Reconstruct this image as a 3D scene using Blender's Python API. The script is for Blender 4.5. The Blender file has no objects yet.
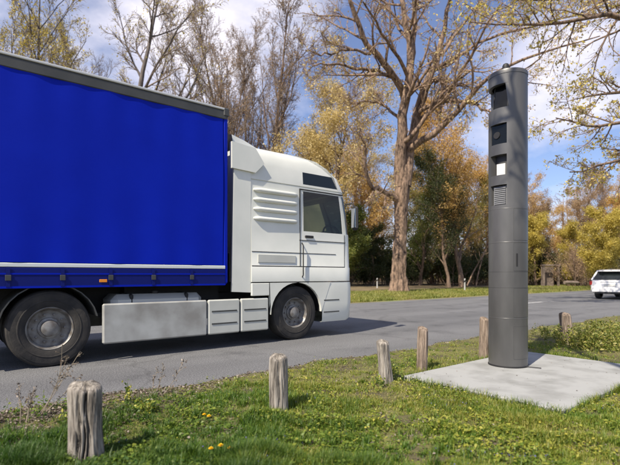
import bpy, math, random
import numpy as np
from mathutils import Vector, Matrix

# ------------------------------------------------------------------ camera, world, sun, exposure
C = bpy.context.scene
COL = C.collection
R = math.radians
rng = np.random.default_rng(7)
random.seed(7)

F = 457.0            # focal length in photograph pixels (620 wide)
EYE = 1.2
CH, SH = math.cos(R(39)), math.sin(R(39))   # camera heading: world X runs along the road, Y away from the camera

cam = bpy.data.cameras.new('camera')
cam_o = bpy.data.objects.new('camera', cam); COL.objects.link(cam_o)
cam_o.location = (0, 0, EYE); cam_o.rotation_euler = (R(90), 0, R(-39))
cam.sensor_width = 36; cam.lens = 36 * F / 620
cam.shift_y = 42.5 / 620
cam.clip_end = 2000; cam.clip_start = 0.05
cam.dof.use_dof = True; cam.dof.focus_distance = 6.0; cam.dof.aperture_fstop = 1.7
C.camera = cam_o

SUN_DIR = Vector((-0.636, -0.159, 0.755)).normalized()      # towards the sun
world = bpy.data.worlds.new('World'); C.world = world; world.use_nodes = True
wn = world.node_tree.nodes; wl = world.node_tree.links; wn.clear()
w_out = wn.new('ShaderNodeOutputWorld'); w_bg = wn.new('ShaderNodeBackground')
sky = wn.new('ShaderNodeTexSky'); sky.sky_type = 'NISHITA'; sky.sun_disc = False
sky.sun_elevation = math.asin(SUN_DIR.z); sky.sun_rotation = math.atan2(SUN_DIR.x, SUN_DIR.y)
sky.air_density = 1.0; sky.dust_density = 0.6; sky.ozone_density = 2.5; sky.altitude = 50
tc = wn.new('ShaderNodeTexCoord')
mp = wn.new('ShaderNodeMapping'); mp.inputs['Scale'].default_value = (1.5, 1.5, 3.0); mp.inputs['Location'].default_value = (3.1, 0.35, 0.2)
nz = wn.new('ShaderNodeTexNoise'); nz.inputs['Scale'].default_value = 1.5; nz.inputs['Detail'].default_value = 8; nz.inputs['Roughness'].default_value = 0.55
rp = wn.new('ShaderNodeValToRGB'); rp.color_ramp.elements[0].position = 0.50; rp.color_ramp.elements[1].position = 0.69
rp.color_ramp.elements[0].color = (0.04, 0.04, 0.04, 1); rp.color_ramp.elements[1].color = (0.9, 0.9, 0.9, 1)
mixw = wn.new('ShaderNodeMix'); mixw.data_type = 'RGBA'
mixw.inputs[7].default_value = (8.4, 8.0, 8.7, 1)
wl.new(tc.outputs['Generated'], mp.inputs['Vector']); wl.new(mp.outputs[0], nz.inputs['Vector'])
wl.new(nz.outputs['Fac'], rp.inputs[0]); wl.new(rp.outputs[0], mixw.inputs[0])
skt = wn.new('ShaderNodeMix'); skt.data_type = 'RGBA'; skt.blend_type = 'MULTIPLY'; skt.inputs[0].default_value = 1.0
skt.inputs[7].default_value = (1.02, 0.99, 1.14, 1)
wl.new(sky.outputs[0], skt.inputs[6]); wl.new(skt.outputs[2], mixw.inputs[6]); wl.new(mixw.outputs[2], w_bg.inputs[0])
w_bg.inputs[1].default_value = 0.10
wl.new(w_bg.outputs[0], w_out.inputs[0])

sun = bpy.data.lights.new('sun', 'SUN'); sun.energy = 5.0; sun.angle = R(0.5); sun.color = (1.0, 0.90, 0.75)
sun_o = bpy.data.objects.new('sun', sun); COL.objects.link(sun_o)
sun_o.rotation_euler = SUN_DIR.to_track_quat('Z', 'Y').to_euler(); sun_o.location = (-20, -10, 40)

C.view_settings.view_transform = 'Standard'; C.view_settings.look = 'None'
C.view_settings.exposure = 0.50; C.view_settings.gamma = 1
C.render.engine = 'CYCLES'
C.cycles.max_bounces = 8; C.cycles.transparent_max_bounces = 16

# ------------------------------------------------------------------ helpers
def ap(xc, yc, z=0.0):
    """camera-frame ground position (right, forward) -> world"""
    return Vector((CH * xc + SH * yc, -SH * xc + CH * yc, z))

def at(px, py, yc):
    """photograph pixel at forward distance yc -> world point"""
    v = ap((px - 310) / F * yc, yc); v.z = EYE + (275 - py) / F * yc
    return v

def tag(o, label=None, cat=None, group=None, kind=None):
    if label: o['label'] = label
    if cat: o['category'] = cat
    if group: o['group'] = group
    if kind: o['kind'] = kind
    return o

def link(name, me, mat=None, parent=None, loc=None):
    o = bpy.data.objects.new(name, me); COL.objects.link(o)
    if mat is not None and me is not None and len(me.materials) == 0:
        for m in (mat if isinstance(mat, (list, tuple)) else [mat]): me.materials.append(m)
    if parent is not None:
        o.parent = parent
        o.matrix_parent_inverse = Matrix.Identity(4)
    if loc is not None: o.location = loc
    return o

def empty(name, loc=(0, 0, 0), rz=0.0):
    o = bpy.data.objects.new(name, None); COL.objects.link(o); o.location = loc; o.rotation_euler = (0, 0, rz)
    o.empty_display_size = 0.2
    return o

def copy_tree(o, parent=None):
    c = o.copy(); COL.objects.link(c)
    if parent is not None: c.parent = parent
    for ch in list(o.children): copy_tree(ch, c)
    return c

class MB:
    """collects simple shapes into one mesh"""
    def __init__(s): s.v = []; s.f = []; s.sm = []
    def add(s, v, f, smooth=False):
        o = len(s.v); s.v += [tuple(x) for x in v]; s.f += [tuple(i + o for i in q) for q in f]; s.sm += [smooth] * len(f)
        return s
    def box(s, x0, x1, y0, y1, z0, z1, b=0.0):
        if b <= 0:
            v = [(x, y, z) for z in (z0, z1) for x, y in ((x0, y0), (x1, y0), (x1, y1), (x0, y1))]
            return s.add(v, [(3, 2, 1, 0), (4, 5, 6, 7), (0, 1, 5, 4), (1, 2, 6, 5), (2, 3, 7, 6), (3, 0, 4, 7)])
        b = min(b, (x1 - x0) * .49, (y1 - y0) * .49, (z1 - z0) * .49)
        o1 = lambda d, z: [(x0 + d, y0 + b, z), (x0 + b, y0 + d, z), (x1 - b, y0 + d, z), (x1 - d, y0 + b, z),
                           (x1 - d, y1 - b, z), (x1 - b, y1 - d, z), (x0 + b, y1 - d, z), (x0 + d, y1 - b, z)]
        rings = [o1(b, z0), o1(0, z0 + b), o1(0, z1 - b), o1(b, z1)]
        v = [p for r in rings for p in r]; f = [tuple(reversed(range(8))), tuple(range(24, 32))]
        for k in range(3):
            for i in range(8):
                j = (i + 1) % 8; f.append((k * 8 + i, k * 8 + j, k * 8 + 8 + j, k * 8 + 8 + i))
        return s.add(v, f)
    def tube(s, pts, rad, n=8, cap=True):
        P = [Vector(p) for p in pts]; rr = rad if isinstance(rad, (list, tuple)) else [rad] * len(P)
        v = []; prev = None
        for i, p in enumerate(P):
            t = (P[min(i + 1, len(P) - 1)] - P[max(i - 1, 0)]).normalized()
            if prev is None:
                u = t.orthogonal().normalized()
            else:
                u = (prev - t * prev.dot(t)).normalized()
            prev = u; w = t.cross(u)
            for k in range(n):
                a = 2 * math.pi * k / n; v.append(p + (u * math.cos(a) + w * math.sin(a)) * rr[i])
        f = []
        for i in range(len(P) - 1):
            for k in range(n):
                k2 = (k + 1) % n; f.append((i * n + k, i * n + k2, i * n + n + k2, i * n + n + k))
        if cap: f += [tuple(reversed(range(n))), tuple(range((len(P) - 1) * n, len(P) * n))]
        return s.add(v, f, True)
    def lathe(s, prof, n=32, axis='z', c=(0, 0, 0), smooth=True, a0=0, a1=2 * math.pi):
        full = abs(a1 - a0 - 2 * math.pi) < 1e-6; m = n if full else n + 1
        v = []
        for r, h in prof:
            for k in range(m):
                a = a0 + (a1 - a0) * k / n; x, y = r * math.cos(a), r * math.sin(a)
                q = {'z': (x, y, h), 'y': (x, h, y), 'x': (h, x, y)}[axis]
                v.append((q[0] + c[0], q[1] + c[1], q[2] + c[2]))
        f = []
        for i in range(len(prof) - 1):
            for k in range(n):
                k2 = (k + 1) % m; f.append((i * m + k, i * m + k2, i * m + m + k2, i * m + m + k))
        return s.add(v, f, smooth)
    def prism(s, poly, y0, y1):
        """poly in (x, z), extruded along y"""
        n = len(poly); v = [(x, y0, z) for x, z in poly] + [(x, y1, z) for x, z in poly]
        f = [tuple(range(n)), tuple(reversed(range(n, 2 * n)))] + [(i, i + n, (i + 1) % n + n, (i + 1) % n) for i in range(n)]
        return s.add(v, f)
    def build(s, name, mat, parent=None, loc=None, off=None, angle=40):
        me = bpy.data.meshes.new(name)
        vs = s.v if off is None else [(x - off[0], y - off[1], z - off[2]) for x, y, z in s.v]
        me.from_pydata(vs, [], s.f); me.validate(clean_customdata=False)
        if len(me.polygons) == len(s.sm): me.polygons.foreach_set('use_smooth', s.sm)
        import bmesh
        bm = bmesh.new(); bm.from_mesh(me); bmesh.ops.recalc_face_normals(bm, faces=bm.faces)
        for e in bm.edges:
            if len(e.link_faces) == 2 and e.calc_face_angle(0) > R(angle): e.smooth = False
        bm.to_mesh(me); bm.free()
        return link(name, me, mat, parent, loc)

def mesh_np(name, V, Q=None, T=None, tint=None, smooth=False):
    me = bpy.data.meshes.new(name)
    V = np.asarray(V, np.float32).reshape(-1, 3)
    nq = 0 if Q is None else len(Q); nt = 0 if T is None else len(T)
    loops = np.concatenate([np.asarray(Q, np.int32).ravel() if nq else np.zeros(0, np.int32), np.asarray(T, np.int32).ravel() if nt else np.zeros(0, np.int32)])
    me.vertices.add(len(V)); me.vertices.foreach_set('co', V.ravel())
    me.loops.add(len(loops)); me.loops.foreach_set('vertex_index', loops)
    me.polygons.add(nq + nt)
    st = np.concatenate([np.arange(nq) * 4, nq * 4 + np.arange(nt) * 3]).astype(np.int32)
    me.polygons.foreach_set('loop_start', st)
    if smooth: me.polygons.foreach_set('use_smooth', np.ones(nq + nt, bool))
    if tint is not None:
        at_ = me.attributes.new('tint', 'FLOAT', 'POINT'); at_.data.foreach_set('value', np.asarray(tint, np.float32))
    me.update(calc_edges=True)
    return me

# ------------------------------------------------------------------ materials
def rgb(r, g, b):
    f = lambda c: (c / 255 / 12.92) if c / 255 <= .04045 else ((c / 255 + .055) / 1.055) ** 2.4
    return (f(r), f(g), f(b), 1)

def mat(name, col, rough=.6, col2=None, scale=8.0, detail=6, bump=0.0, bscale=None, metal=0.0, coat=0.0, lo=.35, hi=.65, stretch=None, spec=None, dist=0.01):
    m = bpy.data.materials.new(name); m.use_nodes = True
    n = m.node_tree.nodes; l = m.node_tree.links; b = n['Principled BSDF']
    b.inputs['Roughness'].default_value = rough; b.inputs['Metallic'].default_value = metal; b.inputs['Coat Weight'].default_value = coat
    b.inputs['Base Color'].default_value = col
    if spec is not None: b.inputs['Specular IOR Level'].default_value = spec
    t = n.new('ShaderNodeTexCoord'); src = t.outputs['Object']
    if stretch:
        mpp = n.new('ShaderNodeMapping'); mpp.inputs['Scale'].default_value = stretch; l.new(src, mpp.inputs[0]); src = mpp.outputs[0]
    if col2 is not None:
        z = n.new('ShaderNodeTexNoise'); z.inputs['Scale'].default_value = scale; z.inputs['Detail'].default_value = detail
        l.new(src, z.inputs['Vector'])
        r = n.new('ShaderNodeValToRGB'); r.color_ramp.elements[0].position = lo; r.color_ramp.elements[1].position = hi
        r.color_ramp.elements[0].color = col; r.color_ramp.elements[1].color = col2
        l.new(z.outputs['Fac'], r.inputs[0]); l.new(r.outputs[0], b.inputs['Base Color'])
    if bump > 0:
        z2 = n.new('ShaderNodeTexNoise'); z2.inputs['Scale'].default_value = bscale or scale * 3; z2.inputs['Detail'].default_value = 6
        l.new(src, z2.inputs['Vector'])
        bp = n.new('ShaderNodeBump'); bp.inputs['Strength'].default_value = bump; bp.inputs['Distance'].default_value = dist
        l.new(z2.outputs['Fac'], bp.inputs['Height']); l.new(bp.outputs[0], b.inputs['Normal'])
    return m

def leafmat(name, stops, trans=.4, rough=.55, patch=None):
    """colour per leaf from its own 'tint' value, plus broad natural patches"""
    m = bpy.data.materials.new(name); m.use_nodes = True
    n = m.node_tree.nodes; l = m.node_tree.links; n.clear()
    out = n.new('ShaderNodeOutputMaterial'); a = n.new('ShaderNodeAttribute'); a.attribute_name = 'tint'
    r = n.new('ShaderNodeValToRGB'); e = r.color_ramp.elements
    while len(e) < len(stops): e.new(.5)
    for k, (p, c) in enumerate(stops): e[k].position = p; e[k].color = c
    l.new(a.outputs['Fac'], r.inputs[0]); colr = r.outputs[0]
    if patch is not None:
        t = n.new('ShaderNodeTexCoord'); z = n.new('ShaderNodeTexNoise'); z.inputs['Scale'].default_value = patch[0]; z.inputs['Detail'].default_value = 3
        l.new(t.outputs['Object'], z.inputs['Vector'])
        rr = n.new('ShaderNodeValToRGB'); rr.color_ramp.elements[0].position = .42; rr.color_ramp.elements[1].position = .6
        l.new(z.outputs['Fac'], rr.inputs[0])
        mx = n.new('ShaderNodeMix'); mx.data_type = 'RGBA'; mx.blend_type = 'MULTIPLY'
        mx.inputs[7].default_value = patch[1]; l.new(rr.outputs[0], mx.inputs[0]); l.new(colr, mx.inputs[6]); colr = mx.outputs[2]
    d = n.new('ShaderNodeBsdfDiffuse'); tr = n.new('ShaderNodeBsdfTranslucent'); mix = n.new('ShaderNodeMixShader'); mix.inputs[0].default_value = trans
    g = n.new('ShaderNodeBsdfGlossy'); g.inputs['Roughness'].default_value = rough; mg = n.new('ShaderNodeMixShader'); mg.inputs[0].default_value = .035
    l.new(colr, d.inputs[0]); l.new(colr, tr.inputs[0]); l.new(d.outputs[0], mix.inputs[1]); l.new(tr.outputs[0], mix.inputs[2])
    l.new(mix.outputs[0], mg.inputs[1]); l.new(g.outputs[0], mg.inputs[2]); l.new(mg.outputs[0], out.inputs[0])
    return m

def glassmat(name, tint, opac=.35):
    m = bpy.data.materials.new(name); m.use_nodes = True
    n = m.node_tree.nodes; l = m.node_tree.links; n.clear()
    out = n.new('ShaderNodeOutputMaterial'); tr = n.new('ShaderNodeBsdfTransparent'); tr.inputs[0].default_value = tint
    g = n.new('ShaderNodeBsdfGlossy'); g.inputs['Roughness'].default_value = .02
    fr = n.new('ShaderNodeFresnel'); fr.inputs['IOR'].default_value = 1.5
    mx = n.new('ShaderNodeMixShader'); l.new(fr.outputs[0], mx.inputs[0]); l.new(tr.outputs[0], mx.inputs[1]); l.new(g.outputs[0], mx.inputs[2])
    l.new(mx.outputs[0], out.inputs[0])
    return m

M = {}
M['asphalt'] = None
def asphalt():
    m = bpy.data.materials.new('asphalt'); m.use_nodes = True
    n = m.node_tree.nodes; l = m.node_tree.links; b = n['Principled BSDF']; t = n.new('ShaderNodeTexCoord')
    mpp = n.new('ShaderNodeMapping'); mpp.inputs['Scale'].default_value = (.12, .9, 1); l.new(t.outputs['Object'], mpp.inputs[0])
    big = n.new('ShaderNodeTexNoise'); big.inputs['Scale'].default_value = 1.1; big.inputs['Detail'].default_value = 5; l.new(mpp.outputs[0], big.inputs['Vector'])
    fine = n.new('ShaderNodeTexNoise'); fine.inputs['Scale'].default_value = 55; fine.inputs['Detail'].default_value = 4; l.new(t.outputs['Object'], fine.inputs['Vector'])
    vor = n.new('ShaderNodeTexVoronoi'); vor.inputs['Scale'].default_value = 110; l.new(t.outputs['Object'], vor.inputs['Vector'])
    r1 = n.new('ShaderNodeValToRGB'); r1.color_ramp.elements[0].position = .30; r1.color_ramp.elements[1].position = .62
    r1.color_ramp.elements[0].color = (.120, .122, .126, 1); r1.color_ramp.elements[1].color = (.172, .174, .178, 1); l.new(big.outputs['Fac'], r1.inputs[0])
    r2 = n.new('ShaderNodeValToRGB'); r2.color_ramp.elements[0].position = .3; r2.color_ramp.elements[1].position = .75
    r2.color_ramp.elements[0].color = (.45, .45, .46, 1); r2.color_ramp.elements[1].color = (1.5, 1.5, 1.48, 1); l.new(fine.outputs['Fac'], r2.inputs[0])
    mx = n.new('ShaderNodeMix'); mx.data_type = 'RGBA'; mx.blend_type = 'MULTIPLY'; mx.inputs[0].default_value = 1
    l.new(r1.outputs[0], mx.inputs[6]); l.new(r2.outputs[0], mx.inputs[7])
    # meandering repair cracks
    cr = n.new('ShaderNodeTexVoronoi'); cr.feature = 'DISTANCE_TO_EDGE'; cr.inputs['Scale'].default_value = .35
    nz2 = n.new('ShaderNodeTexNoise'); nz2.inputs['Scale'].default_value = 1.5; nz2.inputs['Detail'].default_value = 5; l.new(t.outputs['Object'], nz2.inputs['Vector'])
    va = n.new('ShaderNodeVectorMath'); va.operation = 'MULTIPLY_ADD'; va.inputs[1].default_value = (.9, .9, 0); l.new(nz2.outputs['Color'], va.inputs[0]); l.new(t.outputs['Object'], va.inputs[2])
    l.new(va.outputs[0], cr.inputs['Vector'])
    rc = n.new('ShaderNodeValToRGB'); rc.color_ramp.elements[0].position = .004; rc.color_ramp.elements[1].position = .012
    rc.color_ramp.elements[0].color = (.80, .80, .80, 1); rc.color_ramp.elements[1].color = (1, 1, 1, 1); l.new(cr.outputs['Distance'], rc.inputs[0])
    mx2 = n.new('ShaderNodeMix'); mx2.data_type = 'RGBA'; mx2.blend_type = 'MULTIPLY'; mx2.inputs[0].default_value = 1
    l.new(mx.outputs[2], mx2.inputs[6]); l.new(rc.outputs[0], mx2.inputs[7]); l.new(mx2.outputs[2], b.inputs['Base Color'])
    st = n.new('ShaderNodeTexNoise'); st.inputs['Scale'].default_value = .9; st.inputs['Detail'].default_value = 7; st.inputs['Roughness'].default_value = .62; l.new(t.outputs['Object'], st.inputs['Vector'])
    rs = n.new('ShaderNodeValToRGB'); rs.color_ramp.elements[0].position = .30; rs.color_ramp.elements[1].position = .46
    rs.color_ramp.elements[0].color = (.60, .60, .61, 1); rs.color_ramp.elements[1].color = (1, 1, 1, 1); l.new(st.outputs['Fac'], rs.inputs[0])
    mx3 = n.new('ShaderNodeMix'); mx3.data_type = 'RGBA'; mx3.blend_type = 'MULTIPLY'; mx3.inputs[0].default_value = 1
    l.new(mx2.outputs[2], mx3.inputs[6]); l.new(rs.outputs[0], mx3.inputs[7]); l.new(mx3.outputs[2], b.inputs['Base Color'])
    b.inputs['Roughness'].default_value = .82
    bp = n.new('ShaderNodeBump'); bp.inputs['Strength'].default_value = .9; bp.inputs['Distance'].default_value = .006
    l.new(vor.outputs['Distance'], bp.inputs['Height']); l.new(bp.outputs[0], b.inputs['Normal'])
    return m
M['asphalt'] = asphalt()
M['line'] = mat('road_paint', (.62, .62, .60, 1), .7, (.42, .42, .41, 1), 14, bump=.2)
M['soil'] = mat('verge_soil', (.085, .072, .036, 1), .95, (.15, .145, .040, 1), 3.0, 8, bump=.9, bscale=26, lo=.38, hi=.62, dist=.03)
M['far_soil'] = mat('far_ground', (.20, .15, .09, 1), .95, (.16, .19, .05, 1), .35, 7, bump=.6, bscale=6, dist=.05)
M['litter_ground'] = mat('forest_floor', (.09, .07, .035, 1), .95, (.20, .15, .08, 1), .6, 8, bump=.8, bscale=5, dist=.08)
M['concrete'] = mat('concrete', (.215, .218, .205, 1), .9, (.325, .33, .318, 1), 3.4, 9, bump=.5, bscale=60, lo=.28, hi=.56, dist=.004)
M['post_wood'] = None
def woodmat(name, c0, c1, c2):
    m = bpy.data.materials.new(name); m.use_nodes = True
    n = m.node_tree.nodes; l = m.node_tree.links; b = n['Principled BSDF']; t = n.new('ShaderNodeTexCoord')
    oi = n.new('ShaderNodeObjectInfo'); ad = n.new('ShaderNodeVectorMath'); ad.operation = 'ADD'
    sc = n.new('ShaderNodeMath'); sc.operation = 'MULTIPLY'; sc.inputs[1].default_value = 30; l.new(oi.outputs['Random'], sc.inputs[0])
    l.new(t.outputs['Object'], ad.inputs[0]); l.new(sc.outputs[0], ad.inputs[1])
    mpp = n.new('ShaderNodeMapping'); mpp.inputs['Scale'].default_value = (34, 34, 4.0); l.new(ad.outputs[0], mpp.inputs[0])
    z = n.new('ShaderNodeTexNoise'); z.inputs['Scale'].default_value = 1; z.inputs['Detail'].default_value = 9; z.inputs['Roughness'].default_value = .65; l.new(mpp.outputs[0], z.inputs['Vector'])
    r = n.new('ShaderNodeValToRGB'); e = r.color_ramp.elements; e.new(.5)
    for k, (p, c) in enumerate(((.36, c0), (.5, c1), (.64, c2))): e[k].position = p; e[k].color = c
    l.new(z.outputs['Fac'], r.inputs[0]); b.inputs['Roughness'].default_value = .9
    ga = n.new('ShaderNodeAttribute'); ga.attribute_name = 'tint'; gr_ = n.new('ShaderNodeValToRGB'); gr_.color_ramp.elements[0].position = .06; gr_.color_ramp.elements[1].position = .20
    l.new(ga.outputs['Fac'], gr_.inputs[0]); gm = n.new('ShaderNodeMix'); gm.data_type = 'RGBA'; l.new(gr_.outputs[0], gm.inputs[0]); l.new(r.outputs[0], gm.inputs[6]); gm.inputs[7].default_value = (.022, .018, .014, 1)
    l.new(gm.outputs[2], b.inputs['Base Color'])
    bp = n.new('ShaderNodeBump'); bp.inputs['Strength'].default_value = .9; bp.inputs['Distance'].default_value = .012
    l.new(z.outputs['Fac'], bp.inputs['Height']); l.new(bp.outputs[0], b.inputs['Normal'])
    return m
M['post_wood'] = woodmat('weathered_wood', (.07, .06, .05, 1), (.24, .215, .185, 1), (.40, .365, .32, 1))
M['post_wood_red'] = woodmat('weathered_brown_wood', (.07, .052, .038, 1), (.215, .165, .125, 1), (.35, .28, .22, 1))
M['post_core'] = mat('heart_wood', (.02, .016, .012, 1), .95)

def barkmat(name, dark, light, s=(5, 5, .9), disp=.06):
    m = bpy.data.materials.new(name); m.use_nodes = True
    n = m.node_tree.nodes; l = m.node_tree.links; b = n['Principled BSDF']; t = n.new('ShaderNodeTexCoord')
    mpp = n.new('ShaderNodeMapping'); mpp.inputs['Scale'].default_value = s; l.new(t.outputs['Object'], mpp.inputs[0])
    z = n.new('ShaderNodeTexNoise'); z.inputs['Scale'].default_value = 1; z.inputs['Detail'].default_value = 9; z.inputs['Roughness'].default_value = .65; l.new(mpp.outputs[0], z.inputs['Vector'])
    r = n.new('ShaderNodeValToRGB'); r.color_ramp.elements[0].position = .36; r.color_ramp.elements[1].position = .6
    r.color_ramp.elements[0].color = dark; r.color_ramp.elements[1].color = light
    l.new(z.outputs['Fac'], r.inputs[0]); l.new(r.outputs[0], b.inputs['Base Color']); b.inputs['Roughness'].default_value = .95
    bp = n.new('ShaderNodeBump'); bp.inputs['Strength'].default_value = .9; bp.inputs['Distance'].default_value = disp
    l.new(z.outputs['Fac'], bp.inputs['Height']); l.new(bp.outputs[0], b.inputs['Normal'])
    return m
M['bark_tan'] = barkmat('bark_tan', (.040, .027, .020, 1), (.35, .24, .165, 1), (6, 6, 1.9), .16)
M['bark_grey'] = barkmat('bark_grey', (.045, .04, .04, 1), (.16, .135, .12, 1))
M['bark_brown'] = barkmat('bark_brown', (.06, .042, .03, 1), (.24, .165, .115, 1))
M['twig'] = mat('twig_bark', (.20, .155, .12, 1), .95)
M['twig_tan'] = mat('twig_tan_bark', (.27, .185, .125, 1), .95)

GOLD = [(0, (.36, .27, .09, 1)), (.5, (.64, .50, .20, 1)), (1, (.76, .64, .33, 1))]
YGREEN = [(0, (.24, .20, .035, 1)), (.5, (.56, .45, .085, 1)), (1, (.72, .60, .16, 1))]
M['leaf_gold'] = leafmat('leaf_gold', GOLD, .45)
M['leaf_ygreen'] = leafmat('leaf_yellow_green', YGREEN, .45)
M['leaf_orange'] = leafmat('leaf_orange', [(0, (.32, .18, .05, 1)), (.5, (.62, .40, .12, 1)), (1, (.76, .55, .21, 1))], .45)
M['leaf_green'] = leafmat('leaf_fresh_green', [(0, (.045, .07, .015, 1)), (.5, (.14, .18, .03, 1)), (1, (.36, .34, .07, 1))], .4)
M['leaf_dark'] = leafmat('leaf_dark_green', [(0, (.016, .026, .009, 1)), (.6, (.05, .07, .02, 1)), (1, (.16, .16, .04, 1))], .25)
M['leaf_olive'] = leafmat('leaf_olive', [(0, (.05, .05, .014, 1)), (.5, (.15, .14, .03, 1)), (1, (.40, .31, .07, 1))], .35)
M['leaf_brown'] = leafmat('leaf_brown', [(0, (.18, .11, .06, 1)), (.5, (.34, .23, .13, 1)), (1, (.50, .36, .19, 1))], .3)
M['grass'] = leafmat('grass_blades', [(0, (.045, .105, .012, 1)), (.45, (.145, .225, .020, 1)), (.75, (.34, .33, .048, 1)), (1, (.52, .45, .15, 1))], .45, patch=(.8, (.8, .97, .8, 1)))
M['weed'] = leafmat('weed_leaves', [(0, (.050, .115, .014, 1)), (.5, (.19, .26, .030, 1)), (1, (.48, .44, .07, 1))], .4)
M['far_grass'] = leafmat('far_grass_blades', [(0, (.11, .15, .02, 1)), (.5, (.24, .26, .04, 1)), (1, (.44, .38, .12, 1))], .4)
M['dry'] = leafmat('dry_leaf', [(0, (.06, .045, .035, 1)), (.5, (.16, .125, .095, 1)), (1, (.34, .29, .24, 1))], .15)
M['ivyflower'] = leafmat('blue_petals', [(0, (.10, .10, .30, 1)), (1, (.20, .18, .42, 1))], .3)
M['stalk'] = mat('dry_stalk', (.30, .25, .19, 1), .9)
M['green_stem'] = mat('green_stem', (.10, .15, .03, 1), .8)
M['petal'] = mat('dandelion_petal', (.90, .62, .012, 1), .7, (.82, .50, .01, 1), 120)

M['blue'] = mat('blue_tarpaulin', (.0008, .013, .36, 1), .55, (.001, .015, .39, 1), 1.5, bump=.06, bscale=9, spec=.12, dist=.01)
M['navy'] = mat('navy_rail', (.002, .008, .13, 1), .55, spec=.2)
M['rail_grey'] = mat('roof_rail_grey', (.040, .043, .042, 1), .55, (.062, .064, .062, 1), 3)
M['alu'] = mat('pale_aluminium', (.55, .56, .54, 1), .42, metal=.3)
M['stripe'] = mat('pale_stripe', (.62, .66, .66, 1), .55)
M['cabwhite'] = mat('cab_paint', (.72, .73, .665, 1), .30, (.66, .675, .615, 1), 2.5, coat=.25)
M['cabgrey'] = mat('cab_lower_paint', (.54, .55, .50, 1), .4, (.46, .47, .43, 1), 2.0, coat=.1)
M['skirtgrey'] = mat('skirt_paint', (.42, .43, .41, 1), .5, (.25, .245, .225, 1), 2.6, 9)
M['black'] = mat('black_plastic', (.014, .014, .015, 1), .6)
M['dark'] = mat('chassis_dark', (.02, .021, .023, 1), .7)
M['tyre'] = mat('tyre_rubber', (.017, .017, .018, 1), .9, (.045, .041, .036, 1), 5, bump=.3, bscale=30)
M['rim'] = mat('wheel_rim', (.25, .25, .245, 1), .5, (.11, .095, .08, 1), 9, metal=.3)
M['glass'] = glassmat('tinted_glass', (.52, .62, .55, 1))
M['darkglass'] = mat('dark_glass', (.012, .016, .016, 1), .06)
M['mirror'] = mat('mirror_silver', (.7, .7, .7, 1), .03, metal=1.0)
M['lamp_red'] = mat('red_lens', (.30, .012, .010, 1), .2)
M['lamp_orange'] = mat('orange_lens', (.75, .25, .02, 1), .25)
M['lamp_clear'] = mat('clear_lens', (.55, .57, .58, 1), .12)
M['carwhite'] = mat('car_paint', (.80, .79, .77, 1), .25, coat=.4)
M['plate'] = mat('number_plate', (.60, .60, .57, 1), .5)
M['pillar'] = mat('grey_metal_paint', (.064, .0638, .063, 1), .38, (.104, .103, .101, 1), 3.0, 8, bump=.06, bscale=40, spec=.7, metal=.12, stretch=(1, 1, .35), dist=.004)
M['sensor_glass'] = mat('sensor_glass', (.006, .007, .007, 1), .10, spec=.30)
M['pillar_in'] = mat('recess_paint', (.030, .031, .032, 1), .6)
M['sensor'] = mat('sensor_housing', (.62, .62, .60, 1), .5)
M['louver'] = mat('louver_metal', (.22, .225, .23, 1), .45)
M['reflector'] = mat('post_plastic', (.55, .55, .53, 1), .6, (.40, .40, .37, 1), 9)
M['hutwood'] = mat('hut_wood', (.13, .10, .08, 1), .9, (.22, .175, .14, 1), 4, bump=.4)

# ------------------------------------------------------------------ the setting: ground, road, slab
RE0, RE1 = 4.76, 13.9     # near and far edge of the asphalt (world Y)

def vnoise(x, y, s, seed=0):
    return (np.sin(x * s * 1.7 + seed) * np.cos(y * s * 1.3 + seed * 2.1) + .5 * np.sin(x * s * 3.9 + 1.3 + seed) * np.sin(y * s * 4.3 + seed) + .25 * np.sin(x * s * 8.1 + y * s * 6.7 + seed * 3)) / 1.75

def road_edge(x):
    return RE0 + .06 * np.sin(x * 1.9) + .05 * np.sin(x * 4.7 + 1) + .03 * np.sin(x * 11.3)

def verge_h(x, y):
    d = np.clip((road_edge(x) - y) / .5, 0, 1)
    d = d * np.where((x > 3.95) & (x < 6.8) & (y > 1.55) & (y < 3.40), .6, 1.0)
    return .012 + d * (.034 + .032 * vnoise(x, y, 2.2, 3) + .026 * vnoise(x, y, 6.5, 1)) * np.where((x > 3.95) & (x < 6.8) & (y > 1.55) & (y < 3.40), .3, 1.0)

def grid_mesh(name, x0, x1, y0, y1, nx, ny, h):
    xs = np.linspace(x0, x1, nx); ys = np.linspace(y0, y1, ny); X, Y = np.meshgrid(xs, ys, indexing='ij')
    Z = h(X, Y); V = np.stack([X, Y, Z], -1).reshape(-1, 3)
    i = np.arange(nx - 1)[:, None] * ny + np.arange(ny - 1)[None, :]
    Q = np.stack([i, i + ny, i + ny + 1, i + 1], -1).reshape(-1, 4)
    return mesh_np(name, V, Q=Q, smooth=True)

tag(link('ground', grid_mesh('ground', -700, 900, -700, 900, 12, 12, lambda x, y: x * 0 - .10), M['litter_ground']), kind='structure')
road = tag(link('road', grid_mesh('road', -260, 420, RE0 - .5, RE1 + .3, 160, 20, lambda x, y: 0 * x + .0), M['asphalt']), kind='structure')
lm = []
for k in range(-6, 20):
    x0 = 17.8 + 12 * k
    lm.append(MB().box(x0, x0 + 3, 9.24, 9.36, .002, .006).build('lane_marking', M['line'], road) if k == -6 else None)
    if k > -6:
        o = lm[0].copy(); COL.objects.link(o); o.parent = road; o.location = (12 * (k + 6), 0, 0)

def near_h(x, y):
    e = road_edge(x)
    z = verge_h(x, y)
    return np.where(y > e, z - (y - e) * .6, z)
tag(link('verge', grid_mesh('verge', -14, 34, -8, RE0 + .35, 300, 170, near_h), M['soil']), kind='structure')

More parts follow.
